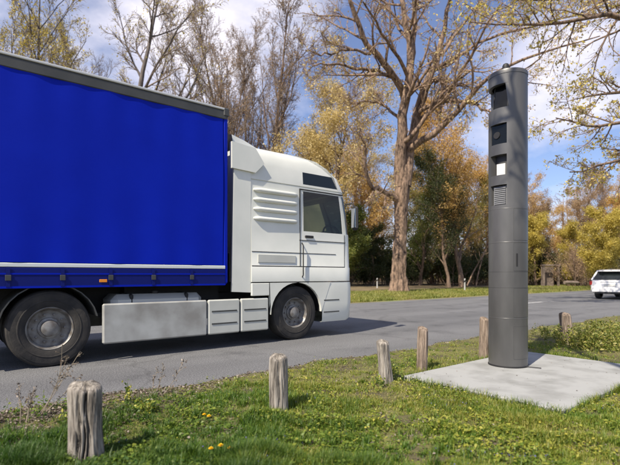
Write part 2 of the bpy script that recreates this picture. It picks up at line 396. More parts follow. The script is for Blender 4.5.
def far_h(x, y):
    d = y - RE1
    return np.where(d < .05, -.03, .03 + .05 * vnoise(x, y, .7, 2)) + np.clip(d - 9, 0, 60) * .012
tag(link('far_verge', grid_mesh('far_verge', -60, 130, RE1 - .2, RE1 + 9.5, 220, 30, far_h), M['far_soil']), kind='structure')
tag(link('forest_floor', grid_mesh('forest_floor', -120, 220, RE1 + 9.0, RE1 + 130, 120, 60, lambda x, y: .02 + .06 * vnoise(x, y, .5, 5) + np.clip(y - RE1 - 9, 0, 80) * .015), M['litter_ground']), kind='structure')

# concrete slab under the column
SX0, SX1, SY0, SY1, SZ = 4.03, 6.72, 1.63, 3.32, .075
slab = MB().box(SX0, SX1, SY0, SY1, -.12, SZ, .012).build('concrete_slab', M['concrete']); tag(slab, kind='structure')

# ------------------------------------------------------------------ speed camera column
PC = Vector((5.53, 2.89, SZ)); PR = .227; PH = 3.70
TH0 = math.atan2(-2.89, -5.53) % (2 * math.pi)     # bearing from the column to the camera
col_e = tag(empty('speed_camera', PC), 'tall round dark grey speed camera column standing on the concrete slab', 'speed camera')
def cyl_pt(phi, z, r=PR):
    a = TH0 + R(phi); return (r * math.cos(a), r * math.sin(a), z - SZ)
def cyl_panel(phis, zs, r, holes=()):
    """grid on the cylinder with open cells; holes: (phi0, phi1, z0, z1)"""
    v = []; f = []; n = len(phis)
    for z in zs:
        for p in phis: v.append(cyl_pt(p, z, r))
    for i in range(len(zs) - 1):
        zc = (zs[i] + zs[i + 1]) / 2
        for j in range(n - 1):
            pc = (phis[j] + phis[j + 1]) / 2
            if any(h[0] < pc < h[1] and h[2] < zc < h[3] for h in holes): continue
            f.append((i * n + j, i * n + j + 1, i * n + n + j + 1, i * n + n + j))
    return v, f
W_HOLES = [(-60, -3, 2.80, 3.05), (-60, -3, 2.42, 2.67), (-60, -3, 2.055, 2.30)]
NOTCH = (-118, 2, 3.24, 3.53)
phis = sorted(set([-180 + 6 * k for k in range(61)] + [-118, -60, -3, 2, 17]))
holes = W_HOLES + [NOTCH]
zs = sorted({SZ + .012, .57, .67, 1.043, 1.236, 1.6, 2.0, PH - .05} | {h[2] for h in holes} | {h[3] for h in holes})
b = MB(); b.add(*cyl_panel(phis, zs, PR, holes), smooth=True)
# thickness of the sheet round the openings
for h in holes:
    pp = [p for p in phis if h[0] <= p <= h[1]]; depth = .07 if h is not NOTCH else .045
    for z in (h[2], h[3]):
        v = [cyl_pt(p, z, PR) for p in pp] + [cyl_pt(p, z, PR - depth) for p in pp]; n = len(pp)
        b.add(v, [(i, i + 1, i + 1 + n, i + n) for i in range(n - 1)])
    for p in (h[0], h[1]):
        b.add([cyl_pt(p, h[2], PR), cyl_pt(p, h[3], PR), cyl_pt(p, h[3], PR - depth), cyl_pt(p, h[2], PR - depth)], [(0, 1, 2, 3)])
body = b.build('column_shell', M['pillar'], col_e)
# slanted cheek of the top opening, as in the photograph its right edge runs outwards to the bottom
cheek = MB(); n = 7
v = []
for k in range(n):
    t = k / (n - 1); z = NOTCH[3] - t * (NOTCH[3] - NOTCH[2])
    v += [cyl_pt(2, z, PR - .001), cyl_pt(2 - 9 * (1 - t), z, PR - .001), cyl_pt(2 - 9 * (1 - t), z, PR - .045)]
cheek.add(v, [(3 * k, 3 * k + 1, 3 * k + 4, 3 * k + 3) for k in range(n - 1)] + [(3 * k + 1, 3 * k + 2, 3 * k + 5, 3 * k + 4) for k in range(n - 1)])
cheek.build('opening_cheek', M['pillar'], col_e)
# cap, rim, knob
cap = MB().lathe([(0, PH - SZ + .012), (PR - .03, PH - SZ + .010), (PR + .001, PH - SZ), (PR + .004, PH - SZ - .012), (PR + .004, PH - SZ - .05), (PR - .004, PH - SZ - .052)], 64)
cap.build('cap', M['pillar'], col_e)
kn = MB().lathe([(.052, 0), (.052, .016), (.040, .020), (.040, .045), (.030, .066), (.012, .076), (0, .078)], 20, c=(-.155, -.055, PH - SZ + .009))
kn.build('sensor_dome', M['black'], col_e)
MB().lathe([(PR + .006, .0), (PR + .006, .016), (PR + .001, .02)], 64).build('base_ring', M['black'], col_e)
# raised joint rings and sunk seams
def ring(z, h, d, name='joint_ring', m='pillar'):
    return MB().lathe([(PR, z - SZ), (PR + d, z - SZ + h * .25), (PR + d, z - SZ + h * .75), (PR, z - SZ + h)], 64).build(name, M[m], col_e)
ring(1.592, .012, .0015); ring(.668, .010, .0015); ring(2.005, .008, .0012)
for z in (1.236, 1.043): ring(z, .005, .0008, 'seam', 'pillar_in')
# door leaves on the right: thin proud panels with dark gaps left between them
def door(p0, p1, z0, z1, name='access_door'):
    pp = [p0 + (p1 - p0) * k / 14 for k in range(15)]
    bb = MB(); rr = PR + .002
    bb.add(*cyl_panel(pp, [z0, z1], rr), smooth=True)
    nn = 15
    for z in (z0, z1):
        v = [cyl_pt(p, z, rr) for p in pp] + [cyl_pt(p, z, PR) for p in pp]; bb.add(v, [(i, i + 1, i + 1 + nn, i + nn) for i in range(nn - 1)])
    for p in (p0, p1): bb.add([cyl_pt(p, z0, rr), cyl_pt(p, z1, rr), cyl_pt(p, z1, PR), cyl_pt(p, z0, PR)], [(0, 1, 2, 3)])
    d = bb.build(name, M['pillar'], col_e)
    g = MB()
    for p in (p0, p1): g.add(*cyl_panel([p - .4, p + .4], [z0 - .004, z1 + .004], PR + .0012))
    for z in (z0, z1): g.add(*cyl_panel(pp, [z - .0025, z + .0025], PR + .0014), smooth=True)
    g.build('door_gap', M['pillar_in'], d)
    return d
d1 = door(17, 140, 1.62, 1.995); d2 = door(17, 140, 1.25, 1.585); d3 = door(17, 140, .69, 1.035); d4 = door(17, 140, .185, .575)
sl = MB(); pp = [23, 26, 29]
sl.add(*cyl_panel([23.6, 26, 28.4], [1.305, 1.46], PR + .006)); sl.build('lock_slot', M['black'], d2)
# inner liner behind the openings
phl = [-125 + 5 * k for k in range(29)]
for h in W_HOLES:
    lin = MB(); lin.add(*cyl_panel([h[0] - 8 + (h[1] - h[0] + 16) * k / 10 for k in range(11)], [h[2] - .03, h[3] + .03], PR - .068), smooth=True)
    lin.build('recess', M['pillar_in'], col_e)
# top opening: dark tilted camera window on an inner core
core = MB(); q = [(-102, 3.20, .175), (14, 3.20, .20), (14, 3.56, .165), (-102, 3.56, .125)]
pl = [cyl_pt(-72, 3.215, .185), cyl_pt(0, 3.215, .20), cyl_pt(-2, 3.55, .165), cyl_pt(-72, 3.55, .15)]
core.add(pl, [(0, 1, 2, 3)]); core.build('camera_window', M['sensor_glass'], col_e)
cf = MB()
e0 = [Vector(p) for p in pl]
for i in range(4): cf.tube([e0[i] * 1.0, e0[(i + 1) % 4]], .008, 6)
cf.build('window_trim', M['pillar_in'], col_e)
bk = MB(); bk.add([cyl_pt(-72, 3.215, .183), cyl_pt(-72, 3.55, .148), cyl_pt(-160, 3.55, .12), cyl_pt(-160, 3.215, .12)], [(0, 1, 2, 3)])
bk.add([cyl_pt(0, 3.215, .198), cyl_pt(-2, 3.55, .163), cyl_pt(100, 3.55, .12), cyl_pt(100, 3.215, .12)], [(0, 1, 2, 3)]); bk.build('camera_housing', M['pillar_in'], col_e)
# second opening: reflective panel with a lens; third: pale housing; fourth: louvres
fr_dir = lambda phi: Vector((math.cos(TH0 + R(phi)), math.sin(TH0 + R(phi)), 0))
def flat_panel(phi, r, w, z0, z1, off=0.0, t=.01):
    nrm = fr_dir(phi); tan = Vector((-nrm.y, nrm.x, 0)); c = nrm * r + tan * off
    v = []
    for d in (0, -t):
        for s_, z in ((-1, z0), (1, z0), (1, z1), (-1, z1)): v.append(c + tan * s_ * w / 2 + nrm * d + Vector((0, 0, z - SZ)))
    return v, [(0, 1, 2, 3), (7, 6, 5, 4), (0, 4, 5, 1), (1, 5, 6, 2), (2, 6, 7, 3), (3, 7, 4, 0)]
MB().add(*flat_panel(-31.5, .186, .205, 2.805, 3.045)).build('lens_window', M['sensor_glass'], col_e)
lens = MB(); nn_ = fr_dir(-31.5); tt = Vector((-nn_.y, nn_.x, 0))
for off, zz, rr in ((-.03, 2.92, .045),):
    c = nn_ * .188 + tt * off + Vector((0, 0, zz - SZ)); lens.tube([c, c + nn_ * .010], [rr, rr * .9], 16)
lens.build('lens', M['black'], col_e)
MB().add(*flat_panel(-24, .199, .105, 2.425, 2.56, .004, .05)).build('flash_unit', M['sensor'], col_e)
lv = MB()
for k in range(9):
    z = 2.07 + k * .0235
    lv.add(*flat_panel(-28, .196 - .002 * (k % 2), .15, z, z + .013, 0, .02))
lv.build('louver_slats', M['louver'], col_e); tag(lv and col_e.children[-1], kind='stuff')
MB().add(*flat_panel(-28, .178, .17, 2.06, 2.29)).build('louver_back', M['louver'], col_e)
a = Vector(cyl_pt(62, SZ + .012, PR)); MB().tube([a, a * 1.10 + Vector((.02, -.03, 0)), a * 1.25 + Vector((.06, -.10, -.004))], .006, 6).build('cable_stub', M['black'], col_e)

# ------------------------------------------------------------------ articulated truck
TY0, TY1 = 6.71, 9.26
truck = tag(empty('truck', (0, (TY0 + TY1) / 2, 0)), 'articulated truck with blue curtain sided trailer and pale cab driving on the road', 'truck')
TO = (0, (TY0 + TY1) / 2, 0)
def tb(mb, name, m, parent=None, angle=40):
    return mb.build(name, M[m] if isinstance(m, str) else m, parent or truck, off=TO, angle=angle)
TF, TB = 3.70, -9.9
# curtain: long gently billowing sheet
def curtain(y, sgn):
    nx, nz_ = 200, 14; xs = np.linspace(TB + .06, TF - .10, nx); zz = np.linspace(1.36, 3.76, nz_)
    X, Z = np.meshgrid(xs, zz, indexing='ij')
    t = (Z - 1.36) / 2.4
    D = .010 * np.sin(X * 2.05) * np.sin(math.pi * t) + .007 * np.sin(X * 10.5) * (1 - t) ** 2 + .004 * np.sin(X * 14.1 + 1) * t ** 3 + .004 * np.sin(X * 5.2 + Z * 3)
    V = np.stack([X, y + sgn * D - TO[1], Z], -1).reshape(-1, 3)
    i = np.arange(nx - 1)[:, None] * nz_ + np.arange(nz_ - 1)[None, :]
    Q = np.stack([i, i + nz_, i + nz_ + 1, i + 1], -1).reshape(-1, 4)
    return link('curtain', mesh_np('curtain', V, Q=Q, smooth=True), M['blue'], truck)
cn = curtain(TY0, -1); cfar = curtain(TY1, 1)
tb(MB().box(TB, TF, TY0 + .03, TY1 - .03, 1.18, 1.30), 'load_floor', 'dark')
tb(MB().box(TB, TF, TY0 + .01, TY1 - .01, 3.80, 3.905), 'roof', 'alu')
for y, s in ((TY0, -1), (TY1, 1)):
    ya, yb = sorted((y - s * .05, y + s * .012))
    rl = tb(MB().box(TB, TF - .02, ya, yb, 3.755, 3.895, .01), 'roof_rail', 'rail_grey')
    yc, yd = sorted((y - s * .05, y + s * .020))
    tb(MB().box(TB, TF - .02, yc, yd, 3.90, 3.935, .008), 'rail_lip', 'alu', rl)
    ya, yb = sorted((y - s * .03, y + s * .010))
    tb(MB().box(TB, TF - .06, ya, yb, 1.30, 1.352, .006), 'side_stripe', 'stripe')
    st = tb(MB().box(TB, TF - .06, ya, yb, 1.03, 1.295, .008), 'side_rail', 'navy')
    lo_, hi_ = sorted((y + s * .010, y + s * .016))
    tb(MB().box(TB, TF - .06, lo_, hi_, 1.205, 1.225), 'rail_trim', 'blue', st)
    tb(MB().box(TB, TF - .06, lo_, hi_, 1.035, 1.060), 'rail_trim', 'blue', st)
# tension straps with buckles: near side one part each
strap0 = None
for k in range(22):
    x = TB + .35 + k * .60
    if strap0 is None:
        strap0 = tb(MB().box(x - .022, x + .022, TY0 - .022, TY0 - .0165, 1.05, 1.298), 'strap', 'navy')
        bk0 = tb(MB().box(x - .032, x + .032, TY0 - .030, TY0 - .0225, 1.13, 1.20, .003), 'buckle', 'rail_grey', strap0)
    else:
        s_ = copy_tree(strap0, truck); s_.location.x = k * .60
tb(MB().box(TF - .10, TF + .0, TY0 - .004, TY1 + .004, 1.05, 3.82, .03), 'headboard', 'blue')
tb(MB().box(TF - .10, TF + .014, TY0 - .024, TY1 + .024, 3.80, 3.944, .02), 'headboard_cap', 'rail_grey')
tb(MB().box(TB - .04, TB, TY0, TY1, 1.05, 3.92), 'rear_doors', 'alu')
for ya in (7.45, 8.37): tb(MB().box(TB + .1, TF - 1.2, ya, ya + .15, .82, 1.18), 'trailer_beam', 'dark')
for ya in (7.0, 8.8): tb(MB().box(-1.9, -1.75, ya, ya + .15, .05, 1.0).box(-2.0, -1.65, ya - .05, ya + .2, .0, .05), 'landing_leg', 'rail_grey')
# wheels
tyre_prof = [(.285, -.14), (.30, -.15), (.36, -.153), (.365, -.158), (.375, -.158), (.38, -.154), (.42, -.155), (.455, -.150), (.458, -.145), (.48, -.14), (.497, -.115), (.499, -.075), (.486, -.072), (.486, -.062), (.50, -.059), (.50, -.005), (.487, -.003), (.487, .006), (.50, .009), (.50, .06), (.497, .11), (.48, .14), (.42, .155), (.30, .15), (.285, .14)]
def wheel(x, y, out=-1, name='wheel', deep=False):
    w = empty(name, (x - TO[0], y - TO[1], .50)); w.parent = truck
    if not hasattr(wheel, 'tyre'):
        t_ = MB().lathe(tyre_prof, 48, 'y'); wheel.tyre = t_.build('tyre', M['tyre'], w)
        r_ = MB().lathe([(.29, -.13), (.275, -.142), (.262, -.13), (.25, -.06), (.235, -.045), (.14, -.045), (.135, -.07), (.11, -.075), (.10, -.13), (.07, -.145), (0, -.147)], 40, 'y')
        for k in range(10):
            an = 2 * math.pi * k / 10; r_.lathe([(.014, -.045), (.014, -.075), (.006, -.08), (0, -.08)], 6, 'y', (.185 * math.cos(an), 0, .185 * math.sin(an)))
        wheel.rim = r_.build('rim', M['rim'], w)
    else:
        for s_ in (wheel.tyre, wheel.rim):
            c = s_.copy(); COL.objects.link(c); c.parent = w
    if out > 0: w.rotation_euler = (0, 0, math.pi)
    return w
wheel(5.13, TY0 + .20); wheel(5.13, TY1 - .20, 1)
for dy in (.20, .53): wheel(1.12, TY0 + dy); wheel(1.12, TY1 - dy, 1)
for x in (-4.6, -5.9, -7.2): wheel(x, TY0 + .20); wheel(x, TY1 - .20, 1)
for xa in (5.13, 1.12, -4.6, -5.9, -7.2): tb(MB().tube([(xa, TY0 + .2, .5), (xa, TY1 - .2, .5)], .08), 'axle', 'dark')
# tractor frame, fifth wheel, mudguards
for ya in (7.5, 8.37): tb(MB().box(.2, 6.2, ya, ya + .1, .62, .88), 'frame_beam', 'dark')
tb(MB().box(.4, 1.8, 7.6, 8.37, .88, 1.05), 'coupling_plate', 'dark')
tb(MB().box(2.2, 3.8, 7.25, 8.75, .45, 1.12), 'gearbox', 'dark'); tb(MB().box(3.75, 4.2, 7.5, 8.5, .9, 1.6), 'engine_cover', 'dark')
for y, s in ((TY0 + .02, 1), (TY1 - .72, 1)):
    mg = MB()
    v = []
    for k in range(13):
        an = R(12 + 156 * k / 12)
        for r_, yy in ((.57, y), (.57, y + .70), (.585, y + .70), (.585, y)): v.append((1.12 + r_ * math.cos(an), yy, .52 + r_ * math.sin(an) * .98))
    mg.add(v, [(4 * k + i, 4 * k + (i + 1) % 4, 4 * k + 4 + (i + 1) % 4, 4 * k + 4 + i) for k in range(12) for i in range(4)] + [(0, 1, 2, 3), (51, 50, 49, 48)], True)
    tb(mg, 'mudguard', 'rail_grey')
# side skirts with seams and a step recess
for y0, y1, s in ((TY0 + .0, TY0 + .06, -1), (TY1 - .06, TY1, 1)):
    for xa, xb in ((1.75, 3.32), (3.34, 3.92), (3.94, 4.50)):
        sk = tb(MB().box(xa, xb, y0, y1, .24, .80, .02), 'side_skirt', 'skirtgrey' if xa < 3.3 else 'cabgrey')
        if xa > 3.3 and s < 0:
            for za in (.60, .40): tb(MB().box(xa + .06, xb - .06, y0 - .006, y0 + .01, za, za + .022), 'skirt_groove', 'rail_grey', sk)
ft = tb(MB().box(1.9, 3.3, TY0 + .10, TY0 + .65, .35, .92, .08), 'fuel_tank', 'alu')
for xa in (2.15, 3.0): tb(MB().box(xa, xa + .05, TY0 + .092, TY0 + .658, .342, .928, .08), 'tank_strap', 'dark', ft)
tb(MB().lathe([(.055, 0), (.055, .04), (.045, .05), (0, .05)], 16, 'z', (2.55, TY0 + .22, .92)), 'tank_cap', 'black', ft)
for k, ya in enumerate((7.6, 7.75, 7.9, 8.05)):
    tb(MB().tube([(4.12, ya, 1.75), (3.98, ya + .05, 1.45), (3.85, ya + .02, 1.38), (3.74, ya, 1.55)], .016, 6), 'air_hose', 'blue' if k % 2 else 'lamp_red')
mk0 = None
for k in range(7):
    if mk0 is None: mk0 = tb(MB().box(TB + .8, TB + .90, TY0 - .024, TY0 - .0165, 1.10, 1.14, .003), 'marker_lamp', 'lamp_orange')
    else: c = mk0.copy(); COL.objects.link(c); c.parent = truck; c.location.x = 1.8 * k
for ya in (TY0 + .04, TY1 - .56): tb(MB().box(.44, .455, ya, ya + .52, .22, .72, .004), 'mud_flap', 'black')

# cab shell: rounded outlines lofted upwards, window cells left open
CX0 = 4.15
def outline(xf, inset, rc):
    """near rear -> near front corner -> front -> far rear"""
    y0, y1 = TY0 + inset, TY1 - inset
    pts = [(CX0, y0), (4.62, y0), (5.22, y0), (5.29, y0), (6.30 - (6.62 - xf) * .8, y0)]
    for k in range(7):
        an = R(-90 + 90 * k / 6); pts.append((xf - rc + rc * math.cos(an), y0 + rc + rc * math.sin(an)))
    for k in (1, 2, 3): pts.append((xf + .03 * math.sin(math.pi * k / 4), y0 + rc + (y1 - y0 - 2 * rc) * k / 4))
    for k in range(7):
        an = R(90 * k / 6); pts.append((xf - rc + rc * math.cos(an), y1 - rc + rc * math.sin(an)))
    pts += [(6.30 - (6.62 - xf) * .8, y1), (5.29, y1), (5.22, y1), (4.62, y1), (CX0, y1)]
    return pts
levels = [(1.08, 6.62, 0, .26), (1.34, 6.62, 0, .26), (1.36, 6.615, .012, .26), (1.98, 6.60, .014, .27), (2.02, 6.595, .016, .27), (2.40, 6.55, .022, .28), (2.77, 6.48, .03, .29),
          (2.83, 6.47, .03, .29), (2.835, 6.465, .045, .29), (2.855, 6.465, .045, .29), (2.86, 6.47, .028, .29), (2.90, 6.45, .03, .30), (3.13, 6.34, .05, .32), (3.28, 6.14, .08, .36), (3.40, 5.85, .14, .36), (3.465, 5.45, .24, .34), (3.49, 4.95, .42, .3)]
NP = len(outline(6.4, 0, .3))
def cab_cell(i, j):
    z = (levels[i][0] + levels[i + 1][0]) / 2
    if 2.02 < z < 2.77:
        if j in (3,) or j == NP - 5: return 'side'
        if 6 <= j <= 19: return 'front'
    if 2.90 < z < 3.13:
        if j == 3 or j == NP - 5: return 'upper'
    return None
cells = {'shell': [], 'side': [], 'front': [], 'upper': []}
cv = []
for z, xf, ins, rc in levels: cv += [(x, y, z) for x, y in outline(xf, ins, rc)]
for i in range(len(levels) - 1):
    for j in range(NP - 1):
        cells[cab_cell(i, j) or 'shell'].append((i * NP + j, i * NP + j + 1, i * NP + NP + j + 1, i * NP + NP + j))
top0 = (len(levels) - 1) * NP
cells['shell'].append(tuple(range(top0, top0 + NP)))                                  # roof
for i in range(len(levels) - 1): cells['shell'].append((i * NP, i * NP + NP, i * NP + 2 * NP - 1, i * NP + NP - 1))   # rear wall
def sub(fs):
    idx = sorted({k for q in fs for k in q}); mp_ = {k: n for n, k in enumerate(idx)}
    return [cv[k] for k in idx], [tuple(mp_[k] for k in q) for q in fs]
cab = tb(MB().add(*sub(cells['shell']), smooth=True), 'cab', 'cabwhite', angle=35)
for sg in (0, 1): tb(MB().add(*sub([q for q in cells['side'] if (cv[q[0]][1] > 8) == bool(sg)]), smooth=True), 'side_window', 'glass', cab)
tb(MB().add(*sub(cells['front']), smooth=True), 'windscreen', 'glass', cab)
for sg in (0, 1): tb(MB().add(*sub([q for q in cells['upper'] if (cv[q[0]][1] > 8) == bool(sg)]), smooth=True), 'upper_window', 'darkglass', cab)
# window trims, A pillar seam, door seam, handle, ribs (all near and far sides)
for y, s in ((TY0, -1), (TY1, 1)):
    def bar(x0, x1, z0, z1, d0, d1, name, m, b_=.0):
        ya, yb = sorted((y + s * d0, y + s * d1)); return tb(MB().box(x0, x1, ya, yb, z0, z1, b_), name, m, cab)
    bar(5.20, 6.30, 2.79, 2.812, -.036, -.022, 'window_trim', 'black')
    bar(5.20, 5.212, 1.20, 2.80, -.03, -.006, 'door_seam', 'black')
    bar(6.33, 6.34, 1.20, 2.0, -.03, -.008, 'door_seam', 'black')
    bar(5.19, 6.36, 1.84, 1.855, -.03, -.008, 'door_seam', 'rail_grey')
    bar(5.32, 5.52, 1.90, 1.945, -.02, .014, 'door_handle', 'black', .01)
    tb(MB().tube([(5.25, y - s * .012, 1.15), (5.25, y + s * .03, 1.2), (5.25, y + s * .03, 1.75), (5.25, y - s * .012, 1.8)], .012, 6), 'grab_rail', 'black', cab)
    for k in range(4):
        z = 2.14 + k * .165
        tb(MB().tube([(4.20, y - s * .03, z + .04), (4.25, y - s * .010, z + .04), (4.30, y - s * .006, z + .04), (5.06, y - s * .012, z + .04), (5.11, y - s * .018, z + .04), (5.15, y - s * .04, z + .04)], [.02, .034, .04, .04, .034, .02], 12), 'side_rib', 'cabwhite', cab)
    bar(4.16, 6.34, 1.335, 1.365, -.03, -.004, 'sill_gap', 'black')
    bar(4.16, 6.1, 1.60, 1.612, -.03, -.009, 'body_crease', 'rail_grey')
    bar(4.28, 5.10, 1.42, 1.56, -.012, -.002, 'side_locker', 'cabgrey', .004)
# side extender behind the cab and roof deflector
for y0, y1 in ((TY0 + .02, TY0 + .06), (TY1 - .06, TY1 - .02)):
    tb(MB().prism([(3.78, .92), (4.145, .90), (4.145, 3.10), (3.82, 3.10)], y0, y1), 'side_extender', 'cabwhite', cab)
    ya = y0 - .035 if y0 < 8 else y0 + .0
    tb(MB().prism([(3.76, 2.98), (4.22, 2.96), (4.40, 3.14), (4.22, 3.38), (3.76, 3.42)], ya, ya + .075), 'roof_fairing', 'cabwhite', cab)
dfl = MB()
prof = [(5.2, 3.47), (4.75, 3.56), (4.3, 3.66), (3.98, 3.70)]; v = []
for x, z in prof:
    w = .62 + (5.2 - x) * .28
    v += [(x, 7.985 - w, 3.40), (x, 7.985 - w * .92, z - .03), (x, 7.985 - w * .8, z), (x, 7.985 + w * .8, z), (x, 7.985 + w * .92, z - .03), (x, 7.985 + w, 3.40)]
dfl.add(v, [(6 * k + i, 6 * k + i + 1, 6 * k + 7 + i, 6 * k + 6 + i) for k in range(3) for i in range(5)], True)
tb(dfl, 'roof_deflector', 'cabwhite', cab)
tb(MB().box(6.30, 6.56, TY0 + .25, TY1 - .25, 2.90, 2.925), 'sun_visor', 'darkglass', cab)
# lower body: wheel arch panel, steps, bumper
def lower_panel(y0, y1):
    """side panel with a round wheel arch, x 4.52..6.2, z .30..1.06"""
    cx, cz, r = 5.13, .50, .585
    out = []; n = 16
    top = [(4.52 + (5.95 - 4.52) * k / n, 1.062) for k in range(n + 1)]
    arc = []
    for k in range(n + 1):
        an = math.pi - math.pi * k / n; arc.append((cx + r * math.cos(an), cz + r * max(math.sin(an), 0) * .96))
    mb = MB(); v = []
    for (xa, za), (xb, zb) in zip(top, arc): v += [(xa, y0, za), (xb, y0, zb), (xa, y1, za), (xb, y1, zb)]
    f = []
    for k in range(n):
        o = 4 * k; f += [(o, o + 4, o + 5, o + 1), (o + 2, o + 3, o + 7, o + 6), (o + 1, o + 5, o + 7, o + 3), (o, o + 2, o + 6, o + 4)]
    mb.add(v, f, True)
    return mb
for y0, y1 in ((TY0 - .004, TY0 + .05), (TY1 - .05, TY1 + .004)):
    ar = tb(lower_panel(y0, y1), 'wheel_arch', 'cabwhite')
    tb(MB().box(4.15, 4.516, y0 + .002, y1, .84, 1.06, .01), 'lower_panel', 'cabwhite')
    lin = MB(); v = []
    for k in range(17):
        an = math.pi * k / 16; v += [(5.13 + .60 * math.cos(an), y0 + (.03 if y0 < 8 else -.4), .50 + .60 * math.sin(an) * .96), (5.13 + .60 * math.cos(an), y0 + (.45 if y0 < 8 else 0), .50 + .60 * math.sin(an) * .96)]
    lin.add(v, [(2 * k, 2 * k + 1, 2 * k + 3, 2 * k + 2) for k in range(16)], True); tb(lin, 'arch_liner', 'black', ar)
bump = MB(); v = []
zl = [(.29, 6.55, .03), (.34, 6.60, .008), (.62, 6.63, .0), (.95, 6.635, .0), (1.06, 6.625, .006)]
for z, xf, ins in zl:
    y0, y1, rc = TY0 + ins, TY1 - ins, .24; row = [(5.74 if z < .7 else 5.90, y0)]
    for k in range(7): an = R(-90 + 15 * k); row.append((xf - rc + rc * math.cos(an), y0 + rc + rc * math.sin(an)))
    for k in range(7): an = R(15 * k); row.append((xf - rc + rc * math.cos(an), y1 - rc + rc * math.sin(an)))
    row.append((5.74 if z < .7 else 5.90, y1)); v += [(x, y, z) for x, y in row]
n = 16
bump.add(v, [(i * n + j, i * n + j + 1, i * n + n + j + 1, i * n + n + j) for i in range(4) for j in range(n - 1)] + [tuple(reversed(range(n))), tuple(range(4 * n, 5 * n))], True)
bp_ = tb(bump, 'bumper', 'cabwhite')
for y in (TY0, TY1):
    s = -1 if y < 8 else 1
    ya, yb = sorted((y + s * .004, y - s * .03))
    tb(MB().box(5.78, 6.18, ya, yb, .70, .722), 'step_groove', 'rail_grey', bp_)
    tb(MB().box(5.78, 6.18, ya, yb, .47, .492), 'step_groove', 'rail_grey', bp_)
for ya in (7.1, 8.42): tb(MB().box(6.632, 6.65, ya, ya + .45, .55, .80, .004), 'headlight', 'lamp_clear', bp_)
tb(MB().box(6.60, 6.645, 7.2, 8.77, 1.10, 1.85, .005), 'grille', 'black', cab)
# mirrors on arms, interior
for y, s in ((TY0, -1), (TY1, 1)):
    ya, yb = sorted((y + s * .06, y + s * .22))
    mr = tb(MB().box(6.44, 6.54, ya, yb, 2.10, 2.58, .04), 'mirror', 'black', cab)
    tb(MB().box(6.432, 6.442, ya + .028, yb - .028, 2.15, 2.53), 'mirror_glass', 'mirror', cab)
    tb(MB().tube([(6.36, y - s * .03, 2.62), (6.46, y + s * .08, 2.64), (6.48, y + s * .14, 2.57)], .016, 6), 'mirror_arm', 'black', cab)
for ya in (7.0, 8.45): tb(MB().box(4.9, 5.35, ya, ya + .5, 1.35, 1.75, .05).box(4.85, 5.0, ya, ya + .5, 1.73, 2.45, .05), 'seat', 'dark', cab)
swv = MB().lathe([(.19 + .018 * math.cos(q), .018 * math.sin(q)) for q in [2 * math.pi * k / 8 for k in range(9)]], 24, 'x', (5.72, 8.62, 1.98)); tb(swv, 'steering_wheel', 'black', cab)
tb(MB().box(5.95, 6.4, 6.95, 9.05, 1.4, 1.92, .06), 'dashboard', 'dark', cab)

